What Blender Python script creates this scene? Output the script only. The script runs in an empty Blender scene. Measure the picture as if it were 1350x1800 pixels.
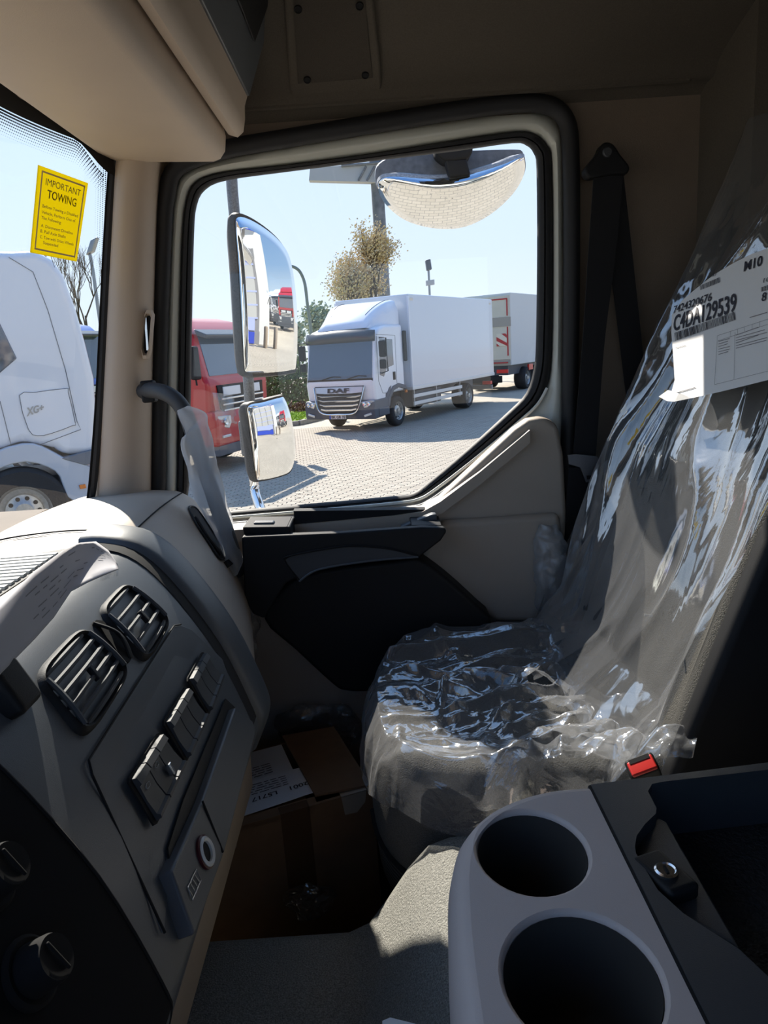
import bpy, bmesh, math, random
from mathutils import Vector, Matrix, noise
random.seed(7)
scene = bpy.context.scene
COL = scene.collection
V = Vector

# ------------------------------------------------------------------ camera
F, CZ = 1248.0, 2.15                       # focal length in pixels of the 1350x1800 frame, eye height
PITCH, ROLL = math.radians(13.0), math.radians(3.8)
CAM = V((0, 0, CZ))
_f = V((0, math.cos(PITCH), -math.sin(PITCH)))
_r0 = V((1, 0, 0)); _u0 = _r0.cross(_f)
_r = _r0 * math.cos(ROLL) - _u0 * math.sin(ROLL)
_u = _u0 * math.cos(ROLL) + _r0 * math.sin(ROLL)
cd = bpy.data.cameras.new('camera'); cam = bpy.data.objects.new('camera', cd); COL.objects.link(cam)
cd.sensor_fit = 'VERTICAL'; cd.sensor_height = 36; cd.lens = F / 1800 * 36
cd.clip_start = 0.02; cd.clip_end = 600
cam.matrix_world = Matrix(((_r.x, _u.x, -_f.x, 0), (_r.y, _u.y, -_f.y, 0), (_r.z, _u.z, -_f.z, CZ), (0, 0, 0, 1)))
scene.camera = cam

# ------------------------------------------------------------------ sky, sun, exposure
SUN_EL = math.radians(38.0); SUN_H = V((-0.42, 0.907, 0)).normalized()
SUNDIR = V((SUN_H.x * math.cos(SUN_EL), SUN_H.y * math.cos(SUN_EL), math.sin(SUN_EL)))
world = bpy.data.worlds.new('World'); scene.world = world; world.use_nodes = True
wn = world.node_tree.nodes; wl = world.node_tree.links; wn.clear()
wo = wn.new('ShaderNodeOutputWorld'); wb = wn.new('ShaderNodeBackground')
tc_ = wn.new('ShaderNodeTexCoord'); sp_ = wn.new('ShaderNodeSeparateXYZ'); wl.new(tc_.outputs['Generated'], sp_.inputs[0])
dt_ = wn.new('ShaderNodeVectorMath'); dt_.operation = 'DOT_PRODUCT'; dt_.inputs[1].default_value = SUNDIR; wl.new(tc_.outputs['Generated'], dt_.inputs[0])
def sky_ramp(src, stops):
    r = wn.new('ShaderNodeValToRGB'); e = r.color_ramp.elements
    for i, (p, c) in enumerate(stops):
        k = e[i] if i < 2 else e.new(p)
        k.position = p; k.color = (*c, 1) if isinstance(c, tuple) else (c, c, c, 1)
    wl.new(src, r.inputs[0]); return r
pale = sky_ramp(sp_.outputs['Z'], [(0.0, (.52, .575, .62)), (.85, (.22, .40, .74)), (.12, (.45, .54, .65)), (.40, (.37, .495, .675))])     # clear sky on the sun's side
deep = sky_ramp(sp_.outputs['Z'], [(0.0, (.44, .52, .59)), (.85, (.05, .12, .32)), (.12, (.20, .32, .49)), (.40, (.075, .18, .40))])     # and opposite to it
mr_ = wn.new('ShaderNodeMapRange'); mr_.interpolation_type = 'SMOOTHSTEP'; mr_.inputs[1].default_value = -.15; mr_.inputs[2].default_value = .8; wl.new(dt_.outputs['Value'], mr_.inputs[0])
mk_ = wn.new('ShaderNodeMixRGB'); wl.new(mr_.outputs[0], mk_.inputs[0]); wl.new(deep.outputs[0], mk_.inputs[1]); wl.new(pale.outputs[0], mk_.inputs[2])
wb.inputs['Strength'].default_value = 1.0
wl.new(mk_.outputs[0], wb.inputs[0]); wl.new(wb.outputs[0], wo.inputs[0])
sd = bpy.data.lights.new('sun', 'SUN'); so = bpy.data.objects.new('sun', sd); COL.objects.link(so)
sd.energy = 5.4; sd.angle = math.radians(0.55); sd.color = (1.0, 0.93, 0.82)
so.rotation_euler = SUNDIR.to_track_quat('Z', 'Y').to_euler(); so.location = (0, 0, 30)
scene.view_settings.view_transform = 'Standard'; scene.view_settings.look = 'None'
scene.view_settings.gamma = 1.0; scene.view_settings.use_curve_mapping = False
scene.view_settings.exposure = 0.9
cy = scene.cycles
cy.max_bounces = 11; cy.diffuse_bounces = 6; cy.glossy_bounces = 6; cy.transmission_bounces = 8
cy.transparent_max_bounces = 32; cy.caustics_reflective = False; cy.caustics_refractive = False
cy.sample_clamp_indirect = 6.0; cy.use_denoising = True; cy.use_adaptive_sampling = True; cy.adaptive_threshold = .035

# ------------------------------------------------------------------ helpers: places
def ray(px, py):
    return _f + _r * ((px - 675) / F) + _u * ((900 - py) / F)
def A(px, py, y=None, x=None, z=None):
    d = ray(px, py)
    t = y / d.y if y is not None else (x / d.x if x is not None else (z - CZ) / d.z)
    return CAM + d * t
def AP(px, py, p, n):
    d = ray(px, py); return CAM + d * ((V(p) - CAM).dot(V(n)) / d.dot(V(n)))
def lerp(a, b, t): return a + (b - a) * t
def sstep(a, b, x):
    t = max(0.0, min(1.0, (x - a) / (b - a))); return t * t * (3 - 2 * t)
def cr(pts, n=4, closed=False):
    pts = [V(p) for p in pts]; m = len(pts); out = []
    for i in range(m if closed else m - 1):
        p0 = pts[(i - 1) % m] if closed or i > 0 else pts[0]
        p1 = pts[i]; p2 = pts[(i + 1) % m]
        p3 = pts[(i + 2) % m] if closed or i + 2 < m else pts[-1]
        for k in range(n):
            t = k / n
            out.append(0.5 * ((2 * p1) + (p2 - p0) * t + (2 * p0 - 5 * p1 + 4 * p2 - p3) * t * t + (3 * p1 - p0 - 3 * p2 + p3) * t ** 3))
    if not closed: out.append(pts[-1].copy())
    return out
def bil(q, u, v):                                    # q = TL, TR, BR, BL
    return q[0].lerp(q[1], u).lerp(q[3].lerp(q[2], u), v)

# ------------------------------------------------------------------ helpers: materials
MATS = {}
def M(name, col=(.5, .5, .5), rough=.5, metal=0, bump=0, bscale=200, var=0, vscale=12, spec=.5, coat=0, col2=None):
    if name in MATS: return MATS[name]
    m = bpy.data.materials.new(name); m.use_nodes = True; MATS[name] = m
    nt = m.node_tree; N = nt.nodes; L = nt.links; p = N['Principled BSDF']
    p.inputs['Base Color'].default_value = (*col, 1); p.inputs['Roughness'].default_value = rough
    p.inputs['Metallic'].default_value = metal; p.inputs['Specular IOR Level'].default_value = spec
    p.inputs['Coat Weight'].default_value = coat; p.inputs['Coat Roughness'].default_value = .06
    tc = N.new('ShaderNodeTexCoord')
    nz = N.new('ShaderNodeTexNoise'); nz.inputs['Scale'].default_value = vscale; nz.inputs['Detail'].default_value = 5
    L.new(tc.outputs['Object'], nz.inputs['Vector'])
    rp = N.new('ShaderNodeValToRGB'); c2 = col2 or tuple(min(1, c * (1 + var)) for c in col)
    c1 = col if col2 else tuple(c * (1 - var) for c in col)
    rp.color_ramp.elements[0].color = (*c1, 1); rp.color_ramp.elements[1].color = (*c2, 1)
    rp.color_ramp.elements[0].position = .3; rp.color_ramp.elements[1].position = .7
    L.new(nz.outputs['Fac'], rp.inputs[0]); L.new(rp.outputs[0], p.inputs['Base Color'])
    if bump:
        b2 = N.new('ShaderNodeTexNoise'); b2.inputs['Scale'].default_value = bscale; b2.inputs['Detail'].default_value = 3
        L.new(tc.outputs['Object'], b2.inputs['Vector'])
        bm_ = N.new('ShaderNodeBump'); bm_.inputs['Strength'].default_value = bump; bm_.inputs['Distance'].default_value = .004
        L.new(b2.outputs['Fac'], bm_.inputs['Height']); L.new(bm_.outputs[0], p.inputs['Normal'])
    return m
def M_glass(name, refl=.06, tint=(1, 1, 1), haze=0.0):
    m = bpy.data.materials.new(name); m.use_nodes = True; MATS[name] = m
    nt = m.node_tree; N = nt.nodes; L = nt.links; N.clear()
    o = N.new('ShaderNodeOutputMaterial'); t = N.new('ShaderNodeBsdfTransparent'); g = N.new('ShaderNodeBsdfGlossy')
    t.inputs[0].default_value = (*tint, 1); g.inputs['Roughness'].default_value = .0
    fr = N.new('ShaderNodeLayerWeight'); pw_ = N.new('ShaderNodeMath'); pw_.operation = 'POWER'; pw_.inputs[1].default_value = 4
    L.new(fr.outputs['Facing'], pw_.inputs[0])
    mu = N.new('ShaderNodeMath'); mu.operation = 'MULTIPLY_ADD'; mu.inputs[1].default_value = .6; mu.inputs[2].default_value = refl
    mu.use_clamp = True; L.new(pw_.outputs[0], mu.inputs[0])
    mx = N.new('ShaderNodeMixShader'); L.new(mu.outputs[0], mx.inputs[0]); L.new(t.outputs[0], mx.inputs[1]); L.new(g.outputs[0], mx.inputs[2])
    last = mx
    if haze:
        d = N.new('ShaderNodeBsdfDiffuse'); d.inputs[0].default_value = (.9, .93, .97, 1)
        m2 = N.new('ShaderNodeMixShader'); m2.inputs[0].default_value = haze
        L.new(mx.outputs[0], m2.inputs[1]); L.new(d.outputs[0], m2.inputs[2]); last = m2
    L.new(last.outputs[0], o.inputs[0]); return m
def M_film(name, gloss=.16, haze=.08, scale=30, rough=.07, bump=.7, facing=.8, stretch=(1, 1, 1), tlf=.5):
    m = bpy.data.materials.new(name); m.use_nodes = True; MATS[name] = m
    nt = m.node_tree; N = nt.nodes; L = nt.links; N.clear()
    o = N.new('ShaderNodeOutputMaterial'); tc = N.new('ShaderNodeTexCoord'); mp = N.new('ShaderNodeMapping')
    mp.inputs['Scale'].default_value = stretch; L.new(tc.outputs['Object'], mp.inputs['Vector'])
    n1 = N.new('ShaderNodeTexNoise'); n1.inputs['Scale'].default_value = scale; n1.inputs['Detail'].default_value = 3
    n1.inputs['Distortion'].default_value = 1.2; L.new(mp.outputs[0], n1.inputs['Vector'])
    vo = N.new('ShaderNodeTexVoronoi'); vo.inputs['Scale'].default_value = scale * .7; L.new(mp.outputs[0], vo.inputs['Vector'])
    ad = N.new('ShaderNodeMath'); ad.operation = 'MULTIPLY_ADD'; ad.inputs[1].default_value = .7
    L.new(vo.outputs['Distance'], ad.inputs[0]); L.new(n1.outputs['Fac'], ad.inputs[2])
    b = N.new('ShaderNodeBump'); b.inputs['Strength'].default_value = bump; b.inputs['Distance'].default_value = .012
    L.new(ad.outputs[0], b.inputs['Height'])
    lw = N.new('ShaderNodeLayerWeight'); lw.inputs[0].default_value = .35; L.new(b.outputs[0], lw.inputs['Normal'])
    ma = N.new('ShaderNodeMath'); ma.operation = 'MULTIPLY_ADD'; ma.use_clamp = True
    ma.inputs[1].default_value = facing; ma.inputs[2].default_value = gloss; L.new(lw.outputs['Facing'], ma.inputs[0])
    t = N.new('ShaderNodeBsdfTransparent'); g = N.new('ShaderNodeBsdfGlossy'); g.inputs['Roughness'].default_value = rough
    t.inputs[0].default_value = (.96, .97, .98, 1); L.new(b.outputs[0], g.inputs['Normal'])
    x = N.new('ShaderNodeMixShader'); L.new(ma.outputs[0], x.inputs[0]); L.new(t.outputs[0], x.inputs[1]); L.new(g.outputs[0], x.inputs[2])
    d = N.new('ShaderNodeBsdfDiffuse'); d.inputs[0].default_value = (.9, .92, .95, 1); L.new(b.outputs[0], d.inputs['Normal'])
    tl = N.new('ShaderNodeBsdfTranslucent'); tl.inputs[0].default_value = (.9, .92, .95, 1)
    dt = N.new('ShaderNodeMixShader'); dt.inputs[0].default_value = tlf; L.new(d.outputs[0], dt.inputs[1]); L.new(tl.outputs[0], dt.inputs[2])
    x2 = N.new('ShaderNodeMixShader'); x2.inputs[0].default_value = haze
    L.new(x.outputs[0], x2.inputs[1]); L.new(dt.outputs[0], x2.inputs[2]); L.new(x2.outputs[0], o.inputs[0]); return m

def M_vinyl(name, col):
    m = bpy.data.materials.new(name); m.use_nodes = True; MATS[name] = m
    N = m.node_tree.nodes; L = m.node_tree.links; N.clear(); o = N.new('ShaderNodeOutputMaterial')
    d = N.new('ShaderNodeBsdfDiffuse'); t = N.new('ShaderNodeBsdfTranslucent'); x = N.new('ShaderNodeMixShader'); x.inputs[0].default_value = .7
    d.inputs[0].default_value = (*col, 1); t.inputs[0].default_value = (*col, 1)
    L.new(d.outputs[0], x.inputs[1]); L.new(t.outputs[0], x.inputs[2]); L.new(x.outputs[0], o.inputs[0]); return m
beige = M('beige_plastic', (.46, .385, .31), .55, bump=.12, bscale=900, var=.03)
beige_dk = M('brown_trim_fabric', (.19, .15, .115), .85, bump=.25, bscale=700, var=.06)
headl = M('headliner_fabric', (.105, .09, .072), .95, bump=.35, bscale=900, var=.1, vscale=400)
shelf_m = M('shelf_plastic', (.52, .425, .335), .6, bump=.1, bscale=900, var=.02)
greybeige = M('console_taupe', (.60, .50, .455), .5, bump=.1, bscale=1100, var=.03)
dark = M('dark_grey_plastic', (.045, .048, .053), .55, bump=.15, bscale=1200, var=.08)
dark2 = M('charcoal_plastic', (.092, .102, .115), .45, bump=.12, bscale=1200, var=.05)
black = M('black_plastic', (.010, .010, .011), .6, bump=.1, bscale=900, spec=.3)
rubber = M('black_rubber', (.014, .014, .016), .6)
hole_m = M('hollow_black', (.004, .004, .005), .9)
white_p = M('white_door_paint', (.74, .76, .70), .3, coat=.4)
webbing = M('belt_webbing', (.008, .008, .010), .8, bump=.3, bscale=1500)
chrome = M('polished_metal', (.75, .75, .76), .18, 1)
steel = M('grey_steel', (.32, .33, .34), .4, .8)
mirror_m = M('mirror_silver', (.86, .88, .88), .012, 1)
paper_m = M('paper_white', (.80, .80, .80), .8, var=.02)
ink = M('black_ink', (.02, .018, .03), .7)
ink_f = M('faded_ink', (.30, .30, .32), .8)
carpet = M('tunnel_carpet', (.12, .12, .108), .95, bump=.8, bscale=420, col2=(.34, .335, .30), vscale=520)
floor_m = M('floor_rubber', (.02, .018, .016), .8, bump=.3, bscale=300)
card_m = M('cardboard', (.20, .115, .06), .85, var=.08, vscale=30)
card_dk = M('packing_tape', (.11, .06, .03), .25)
maskt = M('paper_tape', (.36, .31, .25), .8, var=.05)
red_p = M('red_button', (.62, .03, .025), .35)
glass_m = M_glass('window_glass', .035)
wglass_m = M_glass('windscreen_glass', .04, (.97, .985, .98))
film_m = M_film('clear_film', .12, .16, 16, .08, .30, .85)
filmb_m = M_film('clear_film_back', .17, .12, 9, .07, .26, .85, (1, 1, .4))
sleeve_m = M_film('milky_film', .06, .62, 26, .18, .3, .25, tlf=.85)
bag_m = M_film('frosted_bag', .12, .30, 40, .2, .5, .3)
dfilm_m = M_film('loose_film', .10, .02, 30, .08, .8, .5)

# ------------------------------------------------------------------ helpers: meshes
OFF = {}
class MB:
    def __init__(s): s.v = []; s.f = []
    def add(s, vs, fs):
        o = len(s.v); s.v += [V(p) for p in vs]; s.f += [tuple(i + o for i in f) for f in fs]; return s
    def box(s, x0, x1, y0, y1, z0, z1):
        return s.add([(x0, y0, z0), (x1, y0, z0), (x1, y1, z0), (x0, y1, z0), (x0, y0, z1), (x1, y0, z1), (x1, y1, z1), (x0, y1, z1)],
                     [(0, 3, 2, 1), (4, 5, 6, 7), (0, 1, 5, 4), (1, 2, 6, 5), (2, 3, 7, 6), (3, 0, 4, 7)])
    def obox(s, c, ax, ay, az):                      # box from centre and three half-axes
        c, ax, ay, az = V(c), V(ax), V(ay), V(az)
        vs = [c + ax * i + ay * j + az * k for k in (-1, 1) for i, j in ((-1, -1), (1, -1), (1, 1), (-1, 1))]
        return s.add(vs, [(0, 3, 2, 1), (4, 5, 6, 7), (0, 1, 5, 4), (1, 2, 6, 5), (2, 3, 7, 6), (3, 0, 4, 7)])
    def prism(s, poly, d):
        d = V(d); n = len(poly); a = [V(p) for p in poly]; b = [p + d for p in a]
        return s.add(a + b, [tuple(range(n)), tuple(range(2 * n - 1, n - 1, -1))] + [(i, (i + 1) % n, n + (i + 1) % n, n + i) for i in range(n)])
    def yprism(s, xz, y0, y1): return s.prism([(x, y0, z) for x, z in xz], (0, y1 - y0, 0))
    def xprism(s, yz, x0, x1): return s.prism([(x0, y, z) for y, z in yz], (x1 - x0, 0, 0))
    def loft(s, rings, closed=True, cap=False):
        n = len(rings[0]); vs = [p for r in rings for p in r]; fs = []
        for i in range(len(rings) - 1):
            for j in range(n if closed else n - 1):
                k = (j + 1) % n; fs.append((i * n + j, i * n + k, (i + 1) * n + k, (i + 1) * n + j))
        if cap: fs += [tuple(range(n - 1, -1, -1)), tuple(range((len(rings) - 1) * n, len(rings) * n))]
        return s.add(vs, fs)
    def tube(s, path, r, n=10, cap=True, flat=1.0):
        path = [V(p) for p in path]; rings = []; up = V((0.13, 0.21, 0.97))
        for i, p in enumerate(path):
            t = (path[min(i + 1, len(path) - 1)] - path[max(i - 1, 0)]).normalized()
            a = t.cross(up)
            if a.length < .05: a = t.cross(V((1, 0, 0)))
            a.normalize(); b = t.cross(a); rr = r[i] if isinstance(r, (list, tuple)) else r
            rings.append([p + a * (math.cos(2 * math.pi * k / n) * rr) + b * (math.sin(2 * math.pi * k / n) * rr * flat) for k in range(n)])
        return s.loft(rings, True, cap)
    def lathe(s, prof, c, axis, n=24, cap=True):
        axis = V(axis).normalized(); a = axis.orthogonal().normalized(); b = axis.cross(a); c = V(c)
        rings = [[c + axis * h + a * (math.cos(2 * math.pi * k / n) * r) + b * (math.sin(2 * math.pi * k / n) * r) for k in range(n)] for r, h in prof]
        return s.loft(rings, True, cap)
    def grid(s, fn, nu, nv):
        return s.loft([[V(fn(i / nu, j / nv)) for i in range(nu + 1)] for j in range(nv + 1)], False)
    def build(s, name, mat, parent=None, smooth=35, bevel=0, seg=2, kind=None, label=None, cat=None, group=None, fix=True):
        me = bpy.data.meshes.new(name)
        if parent is not None: off = OFF.get(parent.name, V((0, 0, 0)))
        else:
            lo = V([min(p[i] for p in s.v) for i in range(3)]); hi = V([max(p[i] for p in s.v) for i in range(3)])
            off = V(((lo.x + hi.x) / 2, (lo.y + hi.y) / 2, lo.z))
        me.from_pydata([tuple(p - off) for p in s.v], [], s.f)
        if fix:
            b = bmesh.new(); b.from_mesh(me); bmesh.ops.recalc_face_normals(b, faces=b.faces); b.to_mesh(me); b.free()
        me.materials.append(mat)
        if smooth is not None:
            me.polygons.foreach_set('use_smooth', [True] * len(me.polygons))
            me.set_sharp_from_angle(angle=math.radians(smooth))
        o = bpy.data.objects.new(name, me); COL.objects.link(o)
        if parent is not None: o.parent = parent
        else: o.location = off
        OFF[o.name] = off
        if bevel:
            md = o.modifiers.new('bevel', 'BEVEL'); md.width = bevel; md.segments = seg; md.limit_method = 'ANGLE'
            md.angle_limit = math.radians(32); md.use_clamp_overlap = True
            if smooth is not None:
                me.set_sharp_from_angle(angle=math.radians(179))
                md.harden_normals = False
                wn_ = o.modifiers.new('wn', 'WEIGHTED_NORMAL'); wn_.keep_sharp = False
        tag(o, label, cat, group, kind); return o
def tag(o, label=None, cat=None, group=None, kind=None):
    if label: o['label'] = label
    if cat: o['category'] = cat
    if group: o['group'] = group
    if kind: o['kind'] = kind
    return o
def thing(name, label, cat, loc, rotz=0, group=None, local=False, kind=None):
    o = bpy.data.objects.new(name, None); COL.objects.link(o); o.empty_display_size = .05
    o.location = loc; o.rotation_euler = (0, 0, rotz); OFF[o.name] = V((0, 0, 0)) if local else V(loc)
    tag(o, label, cat, group, kind); return o
def copy_tree(o, parent=None):
    c = o.copy(); COL.objects.link(c); c.parent = parent
    for k in ('label', 'category', 'group'):
        if parent is not None and k in c and k != 'label': del c[k]
    for ch in list(o.children): copy_tree(ch, c)
    return c
_tc = {}
def text2d(body, bold=0.0):
    key = (body, bold)
    if key in _tc: return _tc[key]
    cu = bpy.data.curves.new('t', 'FONT'); cu.body = body; cu.size = 1; cu.offset = bold; cu.resolution_u = 3
    o = bpy.data.objects.new('t', cu); COL.objects.link(o)
    dg = bpy.context.evaluated_depsgraph_get(); me = bpy.data.meshes.new_from_object(o.evaluated_get(dg))
    vs = [v.co.copy() for v in me.vertices]; fs = [tuple(p.vertices) for p in me.polygons]
    bpy.data.objects.remove(o); bpy.data.curves.remove(cu); bpy.data.meshes.remove(me)
    x0 = min(p.x for p in vs); x1 = max(p.x for p in vs); y0 = min(p.y for p in vs); y1 = max(p.y for p in vs)
    cap = .70
    vs = [((p.x - x0) / (x1 - x0), p.y / cap) for p in vs]           # x in 0..1, y: baseline 0, cap 1
    _tc[key] = (vs, fs); return _tc[key]
def put_text(mb, body, fn, u0, u1, v, h, bold=0.0):
    """fn(u,v) -> point, v grows downward; text from u0 to u1 with its baseline at v and cap height h."""
    vs, fs = text2d(body, bold)
    return mb.add([fn(u0 + (u1 - u0) * x, v - h * y) for x, y in vs], fs)
def qfn(q, n, e=.0008): return lambda u, v: bil(q, u, v) + V(n) * e
def qnormal(q, toward=CAM):
    n = (q[1] - q[0]).cross(q[3] - q[0]).normalized()
    return n if n.dot(toward - q[0]) > 0 else -n
def tri_fill(mb, loops):
    b = bmesh.new(); es = []
    for lp in loops:
        vv = [b.verts.new(p) for p in lp]; es += [b.edges.new((vv[i], vv[(i + 1) % len(vv)])) for i in range(len(vv))]
    bmesh.ops.triangle_fill(b, use_beauty=True, edges=es)
    b.verts.index_update(); mb.add([v.co.copy() for v in b.verts], [tuple(v.index for v in f.verts) for f in b.faces]); b.free(); return mb
def struct(o, label=None): o['kind'] = 'structure'; tag(o, label); return o

# ================================================================== CAB SHELL
# ---- floor, walls, ceiling
struct(MB().box(-.80, .95, -.66, 1.52, 1.04, 1.10).build('floor', floor_m, smooth=None), 'dark rubber floor of the truck cab')
HP = [(1.50, 2.57), (1.478, 2.592), (1.452, 2.603), (1.43, 2.635), (1.33, 2.70), (1.22, 2.765), (1.08, 2.797), (.9, 2.812), (.4, 2.825), (-.2, 2.82), (-.45, 2.79), (-.60, 2.68), (-.64, 2.56)]
hp = cr([(0, y, z) for y, z in HP], 4)
b = MB(); b.loft([[V((x, p.y, p.z)) for p in hp] for x in (-.40, -.2, .2, .62, .98)], False)
b.loft([[V((x, p.y + (.03 if p.y > 1.3 else 0), p.z + .05)) for p in hp] for x in (-.40, .98)], False)
ceil = struct(b.build('ceiling', headl), 'dark brown fabric headliner of the cab')
MB().tube([(x, 1.462, 2.600) for x in (-.5, 0, .3, .62)], .006, 8).build('edge_piping', headl, ceil)
# side wall above and behind the door, as one trim panel
L_ = [A(1008, 300, y=1.49), A(1012, 240, y=1.49), A(998, 205, y=1.49), A(960, 188, y=1.49), A(900, 190, y=1.49), A(650, 228, y=1.49), A(420, 262, y=1.49)]
poly = [V((.40, 1.49, 1.05)), V((.385, 1.49, 1.6)), A(1005, 700, y=1.49)] + L_ + [V((-.40, 1.49, 2.50)), V((-.40, 1.49, 2.64)), V((.66, 1.49, 2.64)), V((.66, 1.49, 1.05))]
b = MB(); tri_fill(b, [poly]); n0 = len(b.v)
b.loft([poly, [p + V((0, .05, 0)) for p in poly]]); tri_fill(b, [[p + V((0, .05, 0)) for p in poly]])
wr = struct(b.build('wall_right', beige_dk), 'brown trim panel behind the passenger door')
BW = [(.645, 1.54), (.662, 1.46), (.688, 1.35), (.84, 1.335), (.95, 1.27), (.96, .9), (.96, -.7)]
b = MB(); b.loft([[V((x, y, z)) for x, y in BW] for z in (1.04, 1.8, 2.5, 2.66, 2.80)], False)
b.loft([[V((x + .05, y, z)) for x, y in BW] for z in (1.04, 2.80)], False)
struct(b.build('wall_back', headl), 'dark fabric rear wall of the cab')
b = MB().box(-.75, .95, -.70, -.64, 1.04, 1.84).box(-.75, .95, -.70, -.64, 2.56, 2.75).box(.60, .95, -.70, -.64, 1.8, 2.6).box(-.62, -.50, -.70, -.64, 1.8, 2.6)  # driver's window is out of view, its opening sized for fill light in the cab
struct(b.build('wall_left', beige_dk, smooth=None), 'brown driver side wall with its window opening')
b = MB().box(-.86, -.72, -.68, 1.50, 1.04, 1.86)
def WX(y, z):
    d = max(0, 1.385 - y); d = min(d, .35)
    e = max(0, -.25 - y)
    return -.512 - .42 * d + .6 * d * d + .205 * (z - 2.2) + .5 * e * e
b.loft([[V((x, y, z)) for x, z in [(-.44, 2.515), (min(-.452, WX(y, 2.54) + .045), 2.540), (min(-.458, WX(y, 2.552) + .004), 2.550), (min(-.46, WX(y, 2.62) + .004), 2.62), (-.36, 2.86), (-.30, 2.86), (-.30, 2.66), (-.44, 2.62)]] for y in [-.68, 0, .5, .9, 1.0, 1.1, 1.2, 1.26, 1.32]], True, True)
wf = struct(b.build('wall_front', beige_dk), 'brown header trim above the windscreen')
for px, py in ((62, 172), (103, 200)):
    c = A(px, py, z=2.525); d = V((.25, .9, -.06)).normalized()
    MB().tube([c - d * .03, c - d * .026, c + d * .026, c + d * .03], [.006, .010, .010, .006], 10).build('visor_clip', beige_dk, wf)

# ---- windscreen
def W(px, py, off=0.0):
    d = ray(px, py); t = .5 / abs(d.x) if d.x else 1
    for _ in range(30):
        p = CAM + d * t; t += (WX(p.y, p.z) + off - p.x) / d.x * .8
    return CAM + d * t
w1 = thing('window_1', 'curved windscreen with black border', None, (-.55, .4, 1.86), kind='structure')
MB().grid(lambda u, v: (WX(lerp(-.66, 1.40, u), lerp(1.84, 2.60, v)), lerp(-.66, 1.40, u), lerp(1.84, 2.60, v)), 40, 6).build('pane', wglass_m, w1, fix=False)
fr_px = [(203, 262), (198, 300), (190, 420), (183, 560), (176, 700), (167, 820), (160, 880), (150, 912)]
edge = cr([W(px, py, .006) for px, py in fr_px], 4)
MB().tube(edge, .0075, 8, flat=.8).build('rubber_edge', rubber, w1)
b = MB()                                              # black ceramic border along the screen's side and its top
inn = cr([W(px - 9, py, .004) for px, py in fr_px], 4)
b.loft([edge, inn], False)
b.build('ceramic_band', black, w1, fix=False)
b = MB(); q = []
for i in range(40):
    y = lerp(.70, 1.386, i / 39); q.append(y)
b.loft([[V((WX(y, 2.56) + .003, y, 2.56)) for y in q], [V((WX(y, 2.522) + .003, y, 2.522 - .04 * sstep(1.30, 1.38, y))) for y in q]], False)
b.build('ceramic_band', black, w1, fix=False)
b = MB()                                              # fading dots below the band
for row in range(9):
    for i in range(150):
        y = 1.37 - i * .0046 - (row % 2) * .0023; z = 2.519 - row * .0040 - .04 * sstep(1.30, 1.38, y)
        r = .0019 * (1 - row / 10)
        c = V((WX(y, z) + .003, y, z)); b.add([c + V((.42 * r * k[0], r * k[0], r * k[1])) for k in ((-.7, -.7), (0, -1), (.7, -.7), (1, 0), (.7, .7), (0, 1), (-.7, .7), (-1, 0))], [tuple(range(8))])
for row in range(5):                                  # and inwards from the side border
    for i in range(100):
        t = i / 100 * .30
        p = W(lerp(198, 188, t * 2) - 12 - row * 4.2, 285 + i * 3.4 + (row % 2) * 1.7, .003); r = .0016 * (1 - row / 6) * (1 - i / 130)
        b.add([p + V((.42 * r * k[0], r * k[0], r * k[1])) for k in ((-.7, -.7), (.7, -.7), (1, 0), (.7, .7), (-.7, .7), (-1, 0))], [tuple(range(6))])
b.build('dot_print', black, w1, smooth=None, kind='stuff', fix=False)

# ---- A-pillar trim between windscreen and door
pl = [(205, 262), (197, 330), (186, 500), (176, 700), (167, 850), (160, 900), (150, 960)]
pr = [(290, 262), (280, 330), (274, 500), (270, 700), (268, 850), (268, 900), (268, 960)]
cols = []
for t, y in ((0, 1.392), (.10, 1.376), (.30, 1.372), (.62, 1.385), (.88, 1.42), (1, 1.475)):
    cols.append(cr([A(lerp(a[0], c[0], t), lerp(a[1], c[1], t), y=y) for a, c in zip(pl, pr)], 4))
b = MB(); b.loft(cols, False); b.loft([[p + V((-.02, .10, 0)) for p in cols[0]], cols[0]], False)
b.loft([[p + V((0.0, .07, 0)) for p in cols[-1]], cols[-1]], False)
b.loft([[p + V((-.02, .10, 0)) for p in cols[0]], [p + V((0.0, .07, 0)) for p in cols[-1]]], False)
ap = struct(b.build('trim_1', shelf_m, smooth=80), 'beige windscreen pillar trim')
slot = [A(px, py, y=1.405) for px, py in [(256, 560), (259, 553), (264, 553), (267, 560), (263, 612), (259, 623), (254, 623), (251, 612)]]
c0 = sum(slot, V()) / 8
MB().loft([[c0 + (p - c0) * k + V((0, dy, 0)) for p in slot] for k, dy in ((1.25, .012), (1.22, -.006), (1.05, -.008), (.95, .004))], True).build('vent_rim', shelf_m, ap)
MB().prism([c0 + (p - c0) * .95 + V((0, .002, 0)) for p in slot], (0, .01, 0)).build('vent_slot', hole_m, ap)
MB().prism([c0 + V((-.001, -.003, .030)), c0 + V((.003, -.003, .030)), c0 + V((-.001, -.003, -.030)), c0 + V((-.005, -.003, -.030))], (0, .004, 0)).build('vent_bar', chrome, ap)

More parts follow.
